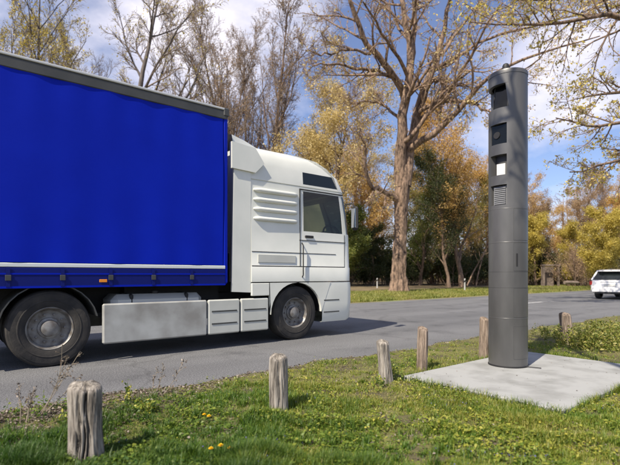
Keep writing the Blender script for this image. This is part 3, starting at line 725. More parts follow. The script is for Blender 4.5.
# ------------------------------------------------------------------ wooden posts along the verge
def post(name_mat, px, yc, h, r, lean, label, seed, split=False):
    p = ap((px - 310) / F * yc, yc); p.z = float(verge_h(np.float64(p.x), np.float64(p.y))) - .02
    rr = np.random.default_rng(seed); n = 180; rows = 32; H_ = h + .02
    v = []; ph = rr.uniform(0, 6.28, 8); cut = np.zeros((rows, n))
    splits = []
    for k in range(15 if split else 8):
        splits.append((TH0 + rr.uniform(-1.4, 1.4), rr.uniform(.1, .85), rr.uniform(.12, .5), rr.uniform(.030, .062) if split else rr.uniform(.028, .045), rr.uniform(.14, .36) if split else rr.uniform(.06, .16), rr.uniform(-.25, .25)))
    for i in range(rows):
        t = i / (rows - 1)
        for k in range(n):
            a = 2 * math.pi * k / n
            q = 1 + .07 * math.sin(2 * a + ph[0]) + .04 * math.sin(5 * a + ph[1] + 1.2 * t) + .03 * math.sin(9 * a + ph[2]) + .012 * math.sin(17 * a + ph[3] + 3 * t) + .010 * math.sin(31 * a + ph[7] + 5 * math.sin(4 * t)) + .008 * math.sin(47 * a + ph[0] + 4 * t)
            q *= (1.05 - .09 * t) + .03 * math.sin(6 * t + ph[4])
            dcut = 0
            for (a0, tc_, tl, w, dp, sl_) in splits:
                da = (a - a0 - sl_ * (t - tc_) - .08 * math.sin(9 * t + a0) + math.pi) % (2 * math.pi) - math.pi
                fade = max(0, 1 - abs(t - tc_) / tl)
                dcut = max(dcut, dp * math.exp(-(da / w) ** 2) * min(1, fade * 2.2))
            cut[i, k] = dcut; q *= 1 - dcut
            if i == rows - 1: q *= .93
            zz = t * H_
            if i >= rows - 3: zz += (.016 * math.sin(a - TH0 - math.pi / 2 * 2 + ph[5] * .2) + .006 * math.sin(4 * a + ph[6])) * (i - rows + 4) / 3
            v.append((r * q * math.cos(a) + lean[0] * t, r * q * math.sin(a) + lean[1] * t, zz))
    f = [(i * n + k, i * n + (k + 1) % n, i * n + n + (k + 1) % n, i * n + n + k) for i in range(rows - 1) for k in range(n)]
    prev = (rows - 1) * n; top_c = np.mean(np.array(v[prev:prev + n]), 0)
    for s_ in (.72, .42, .18):
        for k in range(n):
            x, y, z = v[(rows - 1) * n + k]
            v.append((top_c[0] + (x - top_c[0]) * s_, top_c[1] + (y - top_c[1]) * s_, top_c[2] + (z - top_c[2]) * s_ + .022 * (1 - s_) + rr.uniform(-.006, .006)))
        f += [(prev + k, prev + (k + 1) % n, prev + n + (k + 1) % n, prev + n + k) for k in range(n)]; prev += n
    v.append((top_c[0], top_c[1], top_c[2] + .02)); f += [(prev + k, prev + (k + 1) % n, prev + n) for k in range(n)]
    me = bpy.data.meshes.new('wooden_post'); me.from_pydata(v, [], f); me.materials.append(M[name_mat])
    ta = me.attributes.new('tint', 'FLOAT', 'POINT'); tv = np.zeros(len(v), np.float32); tv[:rows * n] = cut.ravel(); ta.data.foreach_set('value', tv)
    me.polygons.foreach_set('use_smooth', [True] * len(f)); me.update()
    o = link('wooden_post', me, None, None, p)
    return tag(o, label, 'post', 'wooden posts along the road verge')
post('post_wood', 87, 2.86, .475, .094, (-.01, 0), 'thick grey weathered post with deep splits, nearest the bottom left corner', 1, True)
post('post_wood', 279, 3.85, .455, .073, (.0, .012), 'grey weathered post between the road and the green grass, tilting slightly', 2)
post('post_wood', 387, 4.86, .44, .070, (-.045, .02), 'short tilted post just left of the concrete slab corner', 3)
post('post_wood_red', 422, 5.57, .50, .066, (.02, .0), 'slim brown post right behind the left corner of the concrete slab', 4)
post('post_wood_red', 484.5, 6.35, .53, .066, (.0, .0), 'reddish brown post half hidden behind the speed camera column', 5)
post('post_wood_red', 568, 7.75, .50, .088, (-.05, .03), 'broad brown post beyond the slab beside the yellow green shrub', 6)

# ------------------------------------------------------------------ car driving away
def build_car(x0, y0):
    car = tag(empty('car', (x0, y0, 0)), 'white estate car driving away at the right edge of the road', 'car')
    L, W = 4.5, 1.80
    # body sections along x from tail (0) to nose (L): (x, half width, z bottom, z belt)
    sec = [(0.00, .80, .42, .86), (.05, .87, .34, .92), (.30, .90, .30, .95), (1.2, .905, .26, .95), (2.4, .905, .26, .94), (3.3, .90, .28, .92), (4.0, .87, .30, .84), (4.40, .76, .34, .70), (4.5, .60, .42, .60)]
    mb = MB(); v = []
    for x, w, zb, zt in sec:
        zm = zb + (zt - zb) * .55
        v += [(x, -w * .93, zb), (x, -w, zb + .10), (x, -w * 1.0, zm), (x, -w * .97, zt), (x, -w * .86, zt + .025), (x, w * .86, zt + .025), (x, w * .97, zt), (x, w, zm), (x, w, zb + .10), (x, w * .93, zb)]
    n = 10; f = [(i * n + j, i * n + (j + 1) % n, i * n + n + (j + 1) % n, i * n + n + j) for i in range(len(sec) - 1) for j in range(n)]
    f += [tuple(reversed(range(n))), tuple(range((len(sec) - 1) * n, len(sec) * n))]
    mb.add(v, f, True); mb.build('body', M['carwhite'], car, angle=50)
    g = MB(); rings = [(.10, 3.25, .83, .955), (.40, 2.55, .66, 1.40)]
    pts = lambda xa, xb, w, z: [(xa, -w, z), (xb, -w, z), (xb, w, z), (xa, w, z)]
    g.add(pts(*rings[0]) + pts(*rings[1]), [(0, 1, 5, 4), (1, 2, 6, 5), (2, 3, 7, 6), (3, 0, 4, 7)])
    g.build('windows', M['darkglass'], car)
    rf = MB(); v = []
    for x, w, z in ((.16, .60, 1.43), (.40, .665, 1.465), (1.2, .675, 1.49), (2.0, .67, 1.475), (2.55, .655, 1.41)):
        v += [(x, -w - .012, z - .05), (x, -w * .93, z), (x, w * .93, z), (x, w + .012, z - .05)]
    rf.add(v, [(4 * i + j, 4 * i + j + 1, 4 * i + 5 + j, 4 * i + 4 + j) for i in range(4) for j in range(3)] + [(0, 1, 2, 3), (16, 17, 18, 19)], True); rf.build('roof', M['carwhite'], car)
    for s in (-1, 1):
        pb = MB()
        for (xa, za, wa), (xb, zb_, wb) in (((.08, .95, .84), (.38, 1.42, .67)), ((1.28, .95, .845), (1.22, 1.43, .672)), ((3.22, .95, .82), (2.55, 1.41, .66))):
            pb.tube([(xa, s * wa, za), (xb, s * wb, zb_)], .045 if xa < .2 else .028, 6)
        pb.build('pillar_trim', M['carwhite'], car)
        MB().box(-.012 + .02, .16, s * .86 - .10 + (.03 if s < 0 else 0), s * .86 + .07 + (.03 if s < 0 else 0), .70, .90, .02).build('tail_light', M['lamp_red'], car)
        MB().box(2.75, 2.90, s * .98 - .10, s * .98 + .10, .93, 1.07, .03).build('mirror', M['carwhite'], car)
    MB().box(-.035, .0, -.80, .80, .36, .58, .03).build('bumper', M['carwhite'], car)
    MB().box(-.045, .02, -.66, .66, .27, .37, .02).build('diffuser', M['black'], car)
    MB().box(-.014, -.002, -.45, .45, .845, .865).build('tailgate_trim', M['alu'], car)
    MB().box(-.018, -.004, -.27, .27, .64, .76, .003).build('number_plate', M['plate'], car)
    MB().box(.10, .16, -.03, .03, 1.47, 1.53, .01).build('aerial_fin', M['black'], car)
    w0 = None
    for x in (.85, 3.62):
        for s in (-1, 1):
            w = empty('wheel', (x, s * .78, .32)); w.parent = car
            if w0 is None:
                w0 = (MB().lathe([(.20, -.10), (.30, -.105), (.32, -.08), (.32, .08), (.30, .105), (.20, .10)], 28, 'y').build('tyre', M['tyre'], w),
                      MB().lathe([(.205, -.09), (.19, -.085), (.06, -.07), (0, -.075)], 20, 'y').build('rim', M['rim'], w))
            else:
                for s_ in w0: c = s_.copy(); COL.objects.link(c); c.parent = w
            if s > 0: w.rotation_euler = (0, 0, math.pi)
    return car
build_car(25.5, 8.14)

# ------------------------------------------------------------------ white marker posts, small shed
def delineator(px, yc, label, first=None):
    p = ap((px - 310) / F * yc, yc, .0)
    e = tag(empty('marker_post', p, R(-39)), label, 'marker post', 'white roadside marker posts')
    MB().add([(-.045, -.05, 0), (.045, -.05, 0), (.0, .05, 0), (-.045, -.05, .90), (.045, -.05, .96), (0, .05, .93)], [(2, 1, 0), (3, 4, 5), (0, 1, 4, 3), (1, 2, 5, 4), (2, 0, 3, 5)]).build('post_body', M['reflector'], e)
    MB().add([(-.046, -.053, .64), (.046, -.053, .70), (.046, -.053, .85), (-.046, -.053, .79)], [(0, 1, 2, 3)]).build('black_band', M['black'], e)
    return e
delineator(377, 39.0, 'white marker post left of the big tan tree trunk')
delineator(464.5, 33.5, 'white marker post between the big tree and the speed camera')
delineator(597, 37.0, 'white marker post just beyond the white car')

hp = at(551, 280, 47)
hut = tag(empty('shelter', (hp.x, hp.y, .35), R(-39)), 'small weathered open fronted wooden shelter at the wood edge', 'shelter')
MB().box(-.85, -.65, -.1, .1, -.3, 1.75, .02).build('upright', M['reflector'] if False else M['hutwood'], hut)
MB().box(.65, .85, -.1, .1, -.3, 1.75, .02).build('upright', M['hutwood'], hut)
MB().box(-.95, .95, -.14, .14, 1.752, 1.95, .02).build('lintel', M['hutwood'], hut)
MB().box(-.65, .65, .7, .76, -.3, 1.70).build('back_wall', M['hutwood'], hut)
lg = at(571, 281, 44); lo = MB().tube([(-.7, 0, .16), (.1, .04, .17), (.75, .0, .15)], [.17, .16, .13], 10).build('fallen_log', M['hutwood'], None, (lg.x, lg.y, .32)); lo.rotation_euler = (0, 0, R(-30))
tag(lo, 'pale log lying on the ground by the wood edge', 'log')

# ------------------------------------------------------------------ trees
def norm(a): return a / np.maximum(np.linalg.norm(a, axis=-1, keepdims=True), 1e-9)

def tubes(P, Rr, n=4):
    """P (B,N,3), Rr (B,N) -> verts, quads"""
    B, N = P.shape[:2]
    T = np.gradient(P, axis=1); T = norm(T)
    ax = norm(P[:, -1] - P[:, 0]); ref = np.where(np.abs(ax[:, 2:3]) > .8, np.array([[1., 0, 0]]), np.array([[0, 0, 1.]]))
    U = norm(np.cross(ref[:, None, :].repeat(N, 1), T)); W = np.cross(T, U)
    a = 2 * np.pi * np.arange(n) / n
    V = P[:, :, None, :] + Rr[:, :, None, None] * (U[:, :, None, :] * np.cos(a)[None, None, :, None] + W[:, :, None, :] * np.sin(a)[None, None, :, None])
    idx = np.arange(B * N * n).reshape(B, N, n); nx_ = np.roll(idx, -1, 2)
    Q = np.stack([idx[:, :-1], nx_[:, :-1], nx_[:, 1:], idx[:, 1:]], -1).reshape(-1, 4)
    return V.reshape(-1, 3), Q

def grow(S, D, L, N, wig, up, rg):
    P = [S]; d = norm(D); st = (L / (N - 1))[:, None]
    for i in range(N - 1):
        d = norm(d + rg.normal(0, wig, d.shape) + np.array([0, 0, up])); P.append(P[-1] + d * st)
    return np.stack(P, 1)

def kids(P, Rr, Cn, t0, t1, ang, lratio, N, wig, up, rg, rr=.6, rmin=.01, tip=.3, lmin=.2):
    B, N0 = P.shape[:2]
    L = np.linalg.norm(np.diff(P, axis=1), axis=-1).sum(1)
    t = (np.arange(Cn)[None, :] + rg.uniform(0, 1, (B, Cn))) / Cn * (t1 - t0) + t0
    f = t * (N0 - 1); i = np.clip(f.astype(int), 0, N0 - 2); w = (f - i)[..., None]; b = np.arange(B)[:, None]
    S = P[b, i] * (1 - w) + P[b, i + 1] * w; T = norm(P[b, i + 1] - P[b, i]); R0 = Rr[b, i] * (1 - w[..., 0]) + Rr[b, i + 1] * w[..., 0]
    q = norm(np.cross(T, rg.normal(0, 1, T.shape))); an = R(ang) * rg.uniform(.7, 1.3, t.shape)[..., None]
    D = T * np.cos(an) + q * np.sin(an)
    LL = np.maximum(L[:, None] * rg.uniform(*lratio, t.shape) * (1.05 - .6 * t), lmin)
    P2 = grow(S.reshape(-1, 3), D.reshape(-1, 3), LL.ravel(), N, wig, up, rg)
    r0 = np.maximum(R0.ravel() * rr, rmin)
    R2 = r0[:, None] * np.linspace(1, tip, N)[None, :]; R2 = np.maximum(R2, rmin * .55)
    return P2, R2

def leaf_cloud(pts, size, rg, spread=.15, aspect=.6, droop=0, tint=None):
    n = len(pts); c = pts + rg.normal(0, spread, (n, 3))
    u = norm(rg.normal(0, 1, (n, 3)) + np.array([0, 0, -droop])); w = norm(np.cross(u, rg.normal(0, 1, (n, 3))))
    s = size * rg.uniform(.6, 1.4, (n, 1)); nrm = np.cross(u, w) * s * .18
    V = np.stack([c - u * s, c + w * s * aspect + nrm, c + u * s, c - w * s * aspect + nrm], 1).reshape(-1, 3)
    Q = np.arange(4 * n).reshape(n, 4)
    tt = (rg.uniform(0, 1, n) if tint is None else tint)
    return V, Q, np.repeat(tt, 4)

def join(parts):
    Vs, Qs, o = [], [], 0
    for V, Q in parts: Vs.append(V); Qs.append(Q + o); o += len(V)
    return np.concatenate(Vs), np.concatenate(Qs)

def resample(pts, n):
    P = np.array(pts, float); s = np.r_[0, np.cumsum(np.linalg.norm(np.diff(P[:, :3], axis=0), axis=1))]; t = np.linspace(0, s[-1], n)
    # smooth through the points
    out = np.stack([np.interp(t, s, P[:, k]) for k in range(P.shape[1])], -1)
    for _ in range(2): out[1:-1] = out[1:-1] * .5 + (out[:-2] + out[2:]) * .25
    return out

class Tree:
    def __init__(s): s.trunk = []; s.twig = []; s.leafpts = []
    def finish(s, name, base, bark, twigm, leafm, label, group, leaf=None, cat='tree'):
        e = tag(empty(name, base), label, cat, group)
        off = np.array(base)
        V, Q = join(s.trunk); link('trunk', mesh_np('trunk', V - off, Q=Q, smooth=True), bark, e)
        if s.twig:
            V, Q = join(s.twig); link('crown', mesh_np('crown', V - off, Q=Q, smooth=True), twigm, e)
        if leaf is not None:
            V, Q, t = leaf; tag(link('foliage', mesh_np('foliage', V - off, Q=Q, tint=t), leafm, e), kind='stuff')
        return e

# --- the big tan tree, its limbs traced as it stands
rg = np.random.default_rng(24)
T0 = Tree(); D0 = 32.0
base = ap((399.5 - 310) / F * D0, D0, .0)
def limb(pts, n=12, dy=0.0, wob=.05):
    out = []
    for k, (x, y, r) in enumerate(pts):
        t = k / (len(pts) - 1); p = at(x, y, D0 + dy * t); out.append((p.x, p.y, p.z, r))
    Q = resample(out, n); Q[1:-1, :3] += rg.normal(0, wob, (n - 2, 3)); return Q
tr = limb([(400, 296, .76), (399.5, 289, .57), (399, 275, .48), (400, 255, .44), (401, 235, .42), (401, 215, .44), (402, 198, .50), (403, 184, .52), (404, 172, .44), (405, 165, .3)], 26, 0, .02)
# fluted trunk
nS = 28; a = 2 * np.pi * np.arange(nS) / nS
rows = []
for k, (x, y, z, r) in enumerate(tr):
    t = k / len(tr); fl = 1 + .10 * np.sin(3 * a + 1 + t) + .08 * np.sin(5 * a + 2 - 2 * t) + .06 * np.sin(8 * a + 3 * t) + rg.normal(0, .055, nS)
    if t < .15: fl = fl + (.15 - t) * 1.2 * np.maximum(0, np.sin(5 * a + .6))
    rows.append(np.stack([x + r * fl * np.cos(a), y + r * fl * np.sin(a), np.full(nS, z)], -1))
rows = [r_ + rg.normal(0, .012, r_.shape) for r_ in rows]; V = np.concatenate(rows); idx = np.arange(len(V)).reshape(len(tr), nS); nxt = np.roll(idx, -1, 1)
T0.trunk.append((V, np.stack([idx[:-1], nxt[:-1], nxt[1:], idx[1:]], -1).reshape(-1, 4)))
limbs = [
    ([(402, 186, .50), (399, 165, .40), (398, 140, .36), (401, 115, .33), (408, 90, .30), (411, 60, .26), (408, 30, .20), (402, 0, .16), (397, -50, .07)], -1.5),
    ([(404, 186, .50), (407, 160, .40), (410, 140, .36), (416, 112, .31), (424, 90, .27), (433, 72, .24), (441, 55, .20), (446, 20, .15), (455, -40, .06)], 1.5),
    ([(411, 62, .22), (413, 40, .20), (415, 5, .16), (418, -60, .06)], -.5),
    ([(405, 100, .28), (400, 84, .24), (388, 69, .21), (371, 54, .19), (358, 28, .16), (349, 0, .13), (340, -40, .05)], -4),
    ([(392, 77, .14), (380, 71, .12), (358, 69, .10), (340, 63, .07), (312, 66, .04)], -3),
    ([(409, 150, .26), (425, 139, .23), (440, 130, .22), (452, 121, .20), (463, 107, .18), (470, 95, .16), (476, 83, .14), (492, 72, .11), (520, 62, .08), (556, 46, .06), (600, 36, .03)], -6),
    ([(419, 112, .16), (438, 102, .14), (456, 100, .12), (470, 101, .10), (484, 108, .08), (500, 118, .05)], -4),
    ([(401, 203, .30), (394, 195, .22), (383, 191, .17), (372, 189, .15), (366, 180, .13), (364, 166, .11), (367, 148, .08), (360, 128, .04)], -3),
    ([(432, 72, .14), (452, 58, .11), (480, 42, .09), (515, 30, .07), (560, 20, .05), (610, 6, .03)], -5),
    ([(441, 55, .12), (458, 30, .09), (480, 5, .06), (500, -30, .03)], 3),
    ([(409, 40, .12), (392, 18, .09), (380, -10, .06), (365, -40, .03)], 4),
    ([(371, 54, .10), (350, 48, .08), (325, 55, .06), (305, 50, .03)], -2),
    ([(400, 120, .12), (386, 105, .09), (368, 100, .07), (350, 108, .04)], 3),
    ([(424, 90, .10), (436, 76, .08), (446, 88, .06), (462, 82, .04)], -2),
]
LP, LR = [], []
for pts, dy in limbs:
    Q = limb(pts, 14, dy, .07); LP.append(Q[:, :3]); LR.append(Q[:, 3])
LP = np.stack(LP); LR = np.stack(LR)
T0.trunk.append(tubes(LP, LR, 9))
P1, R1 = kids(LP, LR, 9, .18, 1, 48, (.26, .62), 9, .13, .03, rg, .5, .03, .3, 1.6)
T0.trunk.append(tubes(P1, R1, 5))
P2, R2 = kids(P1, R1, 8, .15, 1, 42, (.25, .58), 7, .15, .03, rg, .55, .016, .4, .6)
P3, R3 = kids(P2, R2, 8, .15, 1, 40, (.3, .7), 5, .16, .03, rg, .6, .010, .5, .3)
T0.twig += [tubes(P2, R2, 4), tubes(P3, R3, 3)]
ends = P3[:, 2:].reshape(-1, 3); cx = (ends @ np.array([CH, -SH, 0])) / (ends @ np.array([SH, CH, 0])) * F + 310
prob = np.clip((cx - 340) / 260, .14, .7); pick = rg.uniform(0, 1, len(ends)) < prob
lf = ends[pick]; lf = np.repeat(lf, 1, 0)
T0.finish('broadleaf_tree', base, M['bark_tan'], M['twig_tan'], M['leaf_gold'], 'big old tree with thick tan trunk, wide bare boughs and sparse golden buds', None,
          leaf_cloud(lf, .075, rg, .10))

# --- tree just outside the right edge whose branches hang into the picture
rg = np.random.default_rng(5)
T1 = Tree(); D0 = 19.0
b1 = ap((735 - 310) / F * D0, D0, .0)
lst = [
    ([(735, 330, .5), (733, 240, .40), (736, 120, .36), (742, 0, .3), (745, -120, .2)], 0),
    ([(736, 110, .20), (700, 70, .15), (660, 30, .11), (615, 10, .085), (575, 22, .065), (540, 22, .05), (505, 30, .03), (470, 22, .018)], -3),
    ([(735, 170, .18), (690, 150, .12), (655, 152, .09), (625, 158, .06), (595, 166, .04), (570, 172, .025)], -2),
    ([(735, 150, .16), (690, 122, .12), (650, 118, .08), (615, 124, .06), (585, 128, .04), (556, 118, .02)], -3),
    ([(738, 60, .16), (690, 70, .12), (640, 88, .08), (608, 98, .05), (588, 92, .03), (572, 100, .016)], -1),
    ([(740, 20, .16), (690, -10, .12), (640, -18, .08), (590, -6, .05), (540, 2, .03), (500, -4, .015)], -2),
]
LP, LR = [], []
for pts, dy in lst:
    Q = limb(pts, 14, dy, .05); LP.append(Q[:, :3]); LR.append(Q[:, 3])
LP = np.stack(LP); LR = np.stack(LR); T1.trunk.append(tubes(LP, LR, 9))
P1, R1 = kids(LP[1:], LR[1:], 20, .3, 1, 48, (.14, .32), 7, .16, .0, rg, .55, .016, .35, .6)
P2, R2 = kids(P1, R1, 7, .2, 1, 45, (.3, .6), 5, .18, .0, rg, .6, .009, .4, .3)
P3, R3 = kids(P2, R2, 5, .2, 1, 42, (.35, .7), 4, .18, .0, rg, .6, .006, .5, .2)
T1.trunk.append(tubes(P1, R1, 5)); T1.twig += [tubes(P2, R2, 4), tubes(P3, R3, 3)]
pt = P3[:, 1:].reshape(-1, 3); pt = pt[rg.uniform(0, 1, len(pt)) < .55]
T1.finish('overhanging_tree', b1, M['bark_brown'], M['twig_tan'], M['leaf_ygreen'], 'yellow green leafed tree reaching in from the right above the white car', None, leaf_cloud(pt, .055, rg, .05, .55))

# --- roadside tree beside the photographer; its long bough throws the branch shadows seen on the column
rg = np.random.default_rng(31); T2 = Tree()
tk = [(-5, -5.5, -.1, .40), (-5.1, -5.4, 3, .33), (-4.9, -5.3, 6, .27), (-5.0, -5.5, 10, .2), (-5, -5.6, 15, .08)]
bo = [(-4.95, -5.35, 4.2, .17), (-3.2, -3.8, 5.6, .14), (-1.2, -1.8, 6.5, .10), (.6, .4, 6.9, .065), (2.0, 1.85, 7.15, .040), (3.0, 2.75, 7.1, .022)]
P0 = np.stack([resample(tk, 16), resample(bo, 16)]); T2.trunk.append(tubes(P0[..., :3], P0[..., 3], 8))
P1, R1 = kids(P0[1:, :, :3], P0[1:, :, 3], 20, .80, 1, 50, (.06, .13), 7, .20, -.04, rg, .6, .018, .5, .5); T2.trunk.append(tubes(P1, R1, 5))
P2, R2 = kids(P1, R1, 5, .2, 1, 45, (.3, .6), 5, .18, -.03, rg, .6, .010, .5, .2)
P3, R3 = kids(P0[:1, :, :3], P0[:1, :, 3], 16, .45, 1, 45, (.15, .3), 7, .14, .04, rg, .5, .03, .3, 1.5)
T2.twig += [tubes(P2, R2, 4), tubes(P3, R3, 4)]
T2.finish('roadside_tree', (-5, -5.5, 0), M['bark_grey'], M['twig'], None, 'bare roadside tree whose branches shade the speed camera column', None)

# --- generic generators for the wood behind
def bare_tree(seed, H, spread=32, fork=.3, r0=.26, dens=1.0, up=.06, rtw=.011):
    g = np.random.default_rng(seed); t = Tree(); N = 14
    S = np.zeros((1, 3)); P0 = grow(S, np.array([[g.normal(0, .04), g.normal(0, .04), 1.]]), np.array([H]), N, .05, .05, g)
    R0 = r0 * np.linspace(1, .10, N)[None, :]; R0[0, 0] *= 1.35
    t.trunk.append(tubes(P0, R0, 9))
    P1, R1 = kids(P0, R0, int(15 * dens), fork, .98, spread, (.28, .55), 9, .10, up, g, .62, .04, .25, 2.0)
    t.trunk.append(tubes(P1, R1, 6))
    P2, R2 = kids(P1, R1, int(10 * dens), .12, 1, 36, (.25, .55), 7, .12, up, g, .6, .022, .35, .8)
    P3, R3 = kids(P2, R2, 9, .12, 1, 34, (.3, .62), 5, .14, up * .7, g, .6, rtw, .5, .5)
    P4, R4 = kids(P3, R3, 3, .2, 1, 34, (.4, .7), 4, .14, up * .7, g, .7, rtw * .8, .6, .3)
    t.twig += [tubes(P2, R2, 4), tubes(P3, R3, 3), tubes(P4, R4, 3)]
    t.ends = np.concatenate([P3[:, 2:].reshape(-1, 3)])
    return t, g

def leafy_tree(seed, H, n, size, spread=45, fork=.2, r0=.22, up=.03, clump=.35, squash=1.0, dens=12, keep=1.0):
    g = np.random.default_rng(seed); t = Tree(); N = 12
    P0 = grow(np.zeros((1, 3)), np.array([[g.normal(0, .06), g.normal(0, .06), 1.]]), np.array([H]), N, .07, .05, g)
    R0 = r0 * np.linspace(1, .08, N)[None, :]; R0[0, 0] *= 1.3
    t.trunk.append(tubes(P0, R0, 8))
    P1, R1 = kids(P0, R0, dens, fork, .98, spread, (.3, .55), 8, .12, up, g, .6, .03, .25, 1.0)
    t.trunk.append(tubes(P1, R1, 5))
    P2, R2 = kids(P1, R1, 7, .2, 1, 45, (.3, .6), 5, .15, up, g, .6, .015, .4, .5)
    t.twig.append(tubes(P2, R2, 3))
    e = P2[g.uniform(0, 1, len(P2)) < keep][:, 1:].reshape(-1, 3); pick = g.integers(0, len(e), n)
    # each branchlet has its own clump tone, so the crown has light and dark clumps of leaf
    tone = g.uniform(0, .6, len(e)); tt = np.clip(tone[pick] + g.uniform(0, .4, n), 0, 1)
    t.leaf = leaf_cloud(e[pick], size, g, clump, .6, 0, tt)
    return t

def shrub_mesh(seed, H, W, n, size, stems=14, keep=1.0):
    g = np.random.default_rng(seed); t = Tree()
    S = np.stack([g.normal(0, W * .16, stems), g.normal(0, W * .16, stems), np.zeros(stems)], 1)
    D = np.stack([S[:, 0] * 1.1 / W, S[:, 1] * 1.1 / W, np.full(stems, .9)], 1) + g.normal(0, .16, (stems, 3))
    P0 = grow(S, D, H * g.uniform(.6, 1.05, stems), 9, .10, .0, g); R0 = .035 * np.linspace(1, .25, 9)[None, :].repeat(stems, 0) * (H / 3)
    t.trunk.append(tubes(P0, R0, 5))
    P1, R1 = kids(P0, R0, 8, .15, 1, 48, (.25, .5), 6, .15, .03, g, .6, .012, .4, .4)
    P2, R2 = kids(P1, R1, 5, .2, 1, 45, (.3, .6), 4, .15, .02, g, .6, .007, .5, .25)
    t.twig += [tubes(P1, R1, 4), tubes(P2, R2, 3)]
    e = np.concatenate([P2[g.uniform(0, 1, len(P2)) < keep][:, 1:].reshape(-1, 3)]); pick = g.integers(0, len(e), n)
    tone = g.uniform(0, .6, len(e)); tt = np.clip(tone[pick] + g.uniform(0, .4, n), 0, 1)
    t.leaf = leaf_cloud(e[pick], size, g, .12 * H / 3, .6, 0, tt)
    return t

protos = {}
def proto(key, fn):
    if key not in protos: protos[key] = fn()
    return protos[key]
placed = {}
def place(key, name, px, yc, scale, rz, label, group, bark, twigm, leafm=None, cat='tree', zs=1.0):
    """first use builds the meshes; later ones copy the thing and each of its parts"""
    p = ap((px - 310) / F * yc, yc)
    p.z = float(.02 + np.clip(p.y - RE1 - 9, 0, 80) * .015) - .05
    mk = (key, bark, leafm)
    if mk not in placed:
        t = protos[key]
        e = t.finish(name, (0, 0, 0), M[bark], M[twigm], M[leafm] if leafm else None, label, group, getattr(t, 'leaf', None) if leafm else None, cat)
        placed[mk] = e
    else:
        e = copy_tree(placed[mk]); e.name = name; e['label'] = label; e['category'] = cat
        if group: e['group'] = group
    e.location = p; e.rotation_euler = (0, 0, rz); e.scale = (scale, scale, scale * zs)
    return e

def P_bare(seed, **k):
    t, g = bare_tree(seed, **k); return t
def P_bud(seed, n, size, **k):
    t, g = bare_tree(seed, **k); e = t.ends; t.leaf = leaf_cloud(e[g.integers(0, len(e), n)], size, g, .12); return t
proto('bareA', lambda: P_bud(101, 2500, .06, H=21, spread=46, fork=.25, r0=.36, up=.05))
proto('bareB', lambda: P_bud(102, 7000, .06, H=26, spread=24, fork=.22, r0=.26, up=.09, dens=1.15))
proto('bareC', lambda: P_bud(103, 9000, .065, H=23, spread=28, fork=.25, r0=.24, up=.07))
proto('goldA', lambda: leafy_tree(201, 17.5, 26000, .07, 48, .25, .24, clump=.30, dens=20))
proto('goldB', lambda: leafy_tree(202, 15, 26000, .07, 42, .2, .22, clump=.32, dens=18))
proto('tallO', lambda: leafy_tree(203, 18, 30000, .07, 38, .12, .26, clump=.32, dens=24))
proto('dense', lambda: leafy_tree(204, 9, 42000, .075, 60, .06, .18, clump=.26, dens=22))
proto('shrubA', lambda: shrub_mesh(301, 3.4, 3.2, 16000, .055))
proto('shrubB', lambda: shrub_mesh(302, 4.4, 4.6, 20000, .06, 18))
proto('brush', lambda: shrub_mesh(303, 7.0, 6.0, 9000, .06, 30))

WB = 'trees of the wood beyond the road'
place('bareA', 'bare_tree', 120, 29, 1.0, .4, 'dark bare tree with spreading boughs behind the middle of the blue trailer', WB, 'bark_grey', 'twig', 'leaf_ygreen')
place('bareC', 'bare_tree', 8, 34, 1.0, 2.0, 'leafing tree above the far left end of the blue trailer', WB, 'bark_grey', 'twig', 'leaf_ygreen')
place('bareB', 'bare_tree', 236, 44, 1.02, .2, 'tall slender bare tree rising above the trailer front corner', WB, 'bark_brown', 'twig', 'leaf_brown')
place('bareB', 'bare_tree', 270, 46, 1.06, 2.6, 'tall slender bare tree rising above the pale cab roof', WB, 'bark_brown', 'twig', 'leaf_brown')
place('bareC', 'bare_tree', 188, 48, 1.0, 1.0, 'bare tree between the dark spreading tree and the slender pair', WB, 'bark_grey', 'twig')
place('bareC', 'bare_tree', 70, 50, 1.05, 4.0, 'thin bare tree left of the dark spreading one over the trailer roof', WB, 'bark_grey', 'twig')
place('bareB', 'bare_tree', 160, 56, .95, 5.0, 'distant faint bare tree seen through the dark spreading one', WB, 'bark_grey', 'twig')
place('goldA', 'leafy_tree', 330, 40, 1.02, 0.3, 'golden leafed tree above the front of the truck cab', WB, 'bark_brown', 'twig', 'leaf_gold')
place('goldB', 'leafy_tree', 368, 52, .98, 1.3, 'second golden tree between the truck cab and the big tan trunk', WB, 'bark_brown', 'twig', 'leaf_orange')
place('bareB', 'bare_tree', 300, 58, .9, 3.6, 'slender bare tree showing behind the golden leafed crown', WB, 'bark_brown', 'twig', 'leaf_ygreen')
place('tallO', 'leafy_tree', 462, 44, .97, .9, 'tall orange leafed tree left of the speed camera column', WB, 'bark_brown', 'twig', 'leaf_orange')
place('tallO', 'leafy_tree', 432, 54, .85, 2.2, 'olive green ivy covered tree right of the big tan trunk', WB, 'bark_brown', 'twig', 'leaf_olive')
place('tallO', 'leafy_tree', 474, 56, .72, 4.2, 'dark olive tree low behind the tall orange one', WB, 'bark_brown', 'twig', 'leaf_olive')
place('dense', 'evergreen_tree', 373, 46, .62, 0, 'dark evergreen bushy tree left of the big tan trunk', WB, 'bark_brown', 'twig', 'leaf_dark')
place('dense', 'evergreen_tree', 420, 50, .60, 1.5, 'dark evergreen bushy tree right of the big tan trunk', WB, 'bark_brown', 'twig', 'leaf_dark')
place('dense', 'leafy_tree', 536, 50, .80, .6, 'yellow green small tree just right of the speed camera', WB, 'bark_brown', 'twig', 'leaf_ygreen')
place('dense', 'leafy_tree', 602, 40, .72, 2.6, 'yellow green small tree behind the white car', WB, 'bark_brown', 'twig', 'leaf_ygreen')
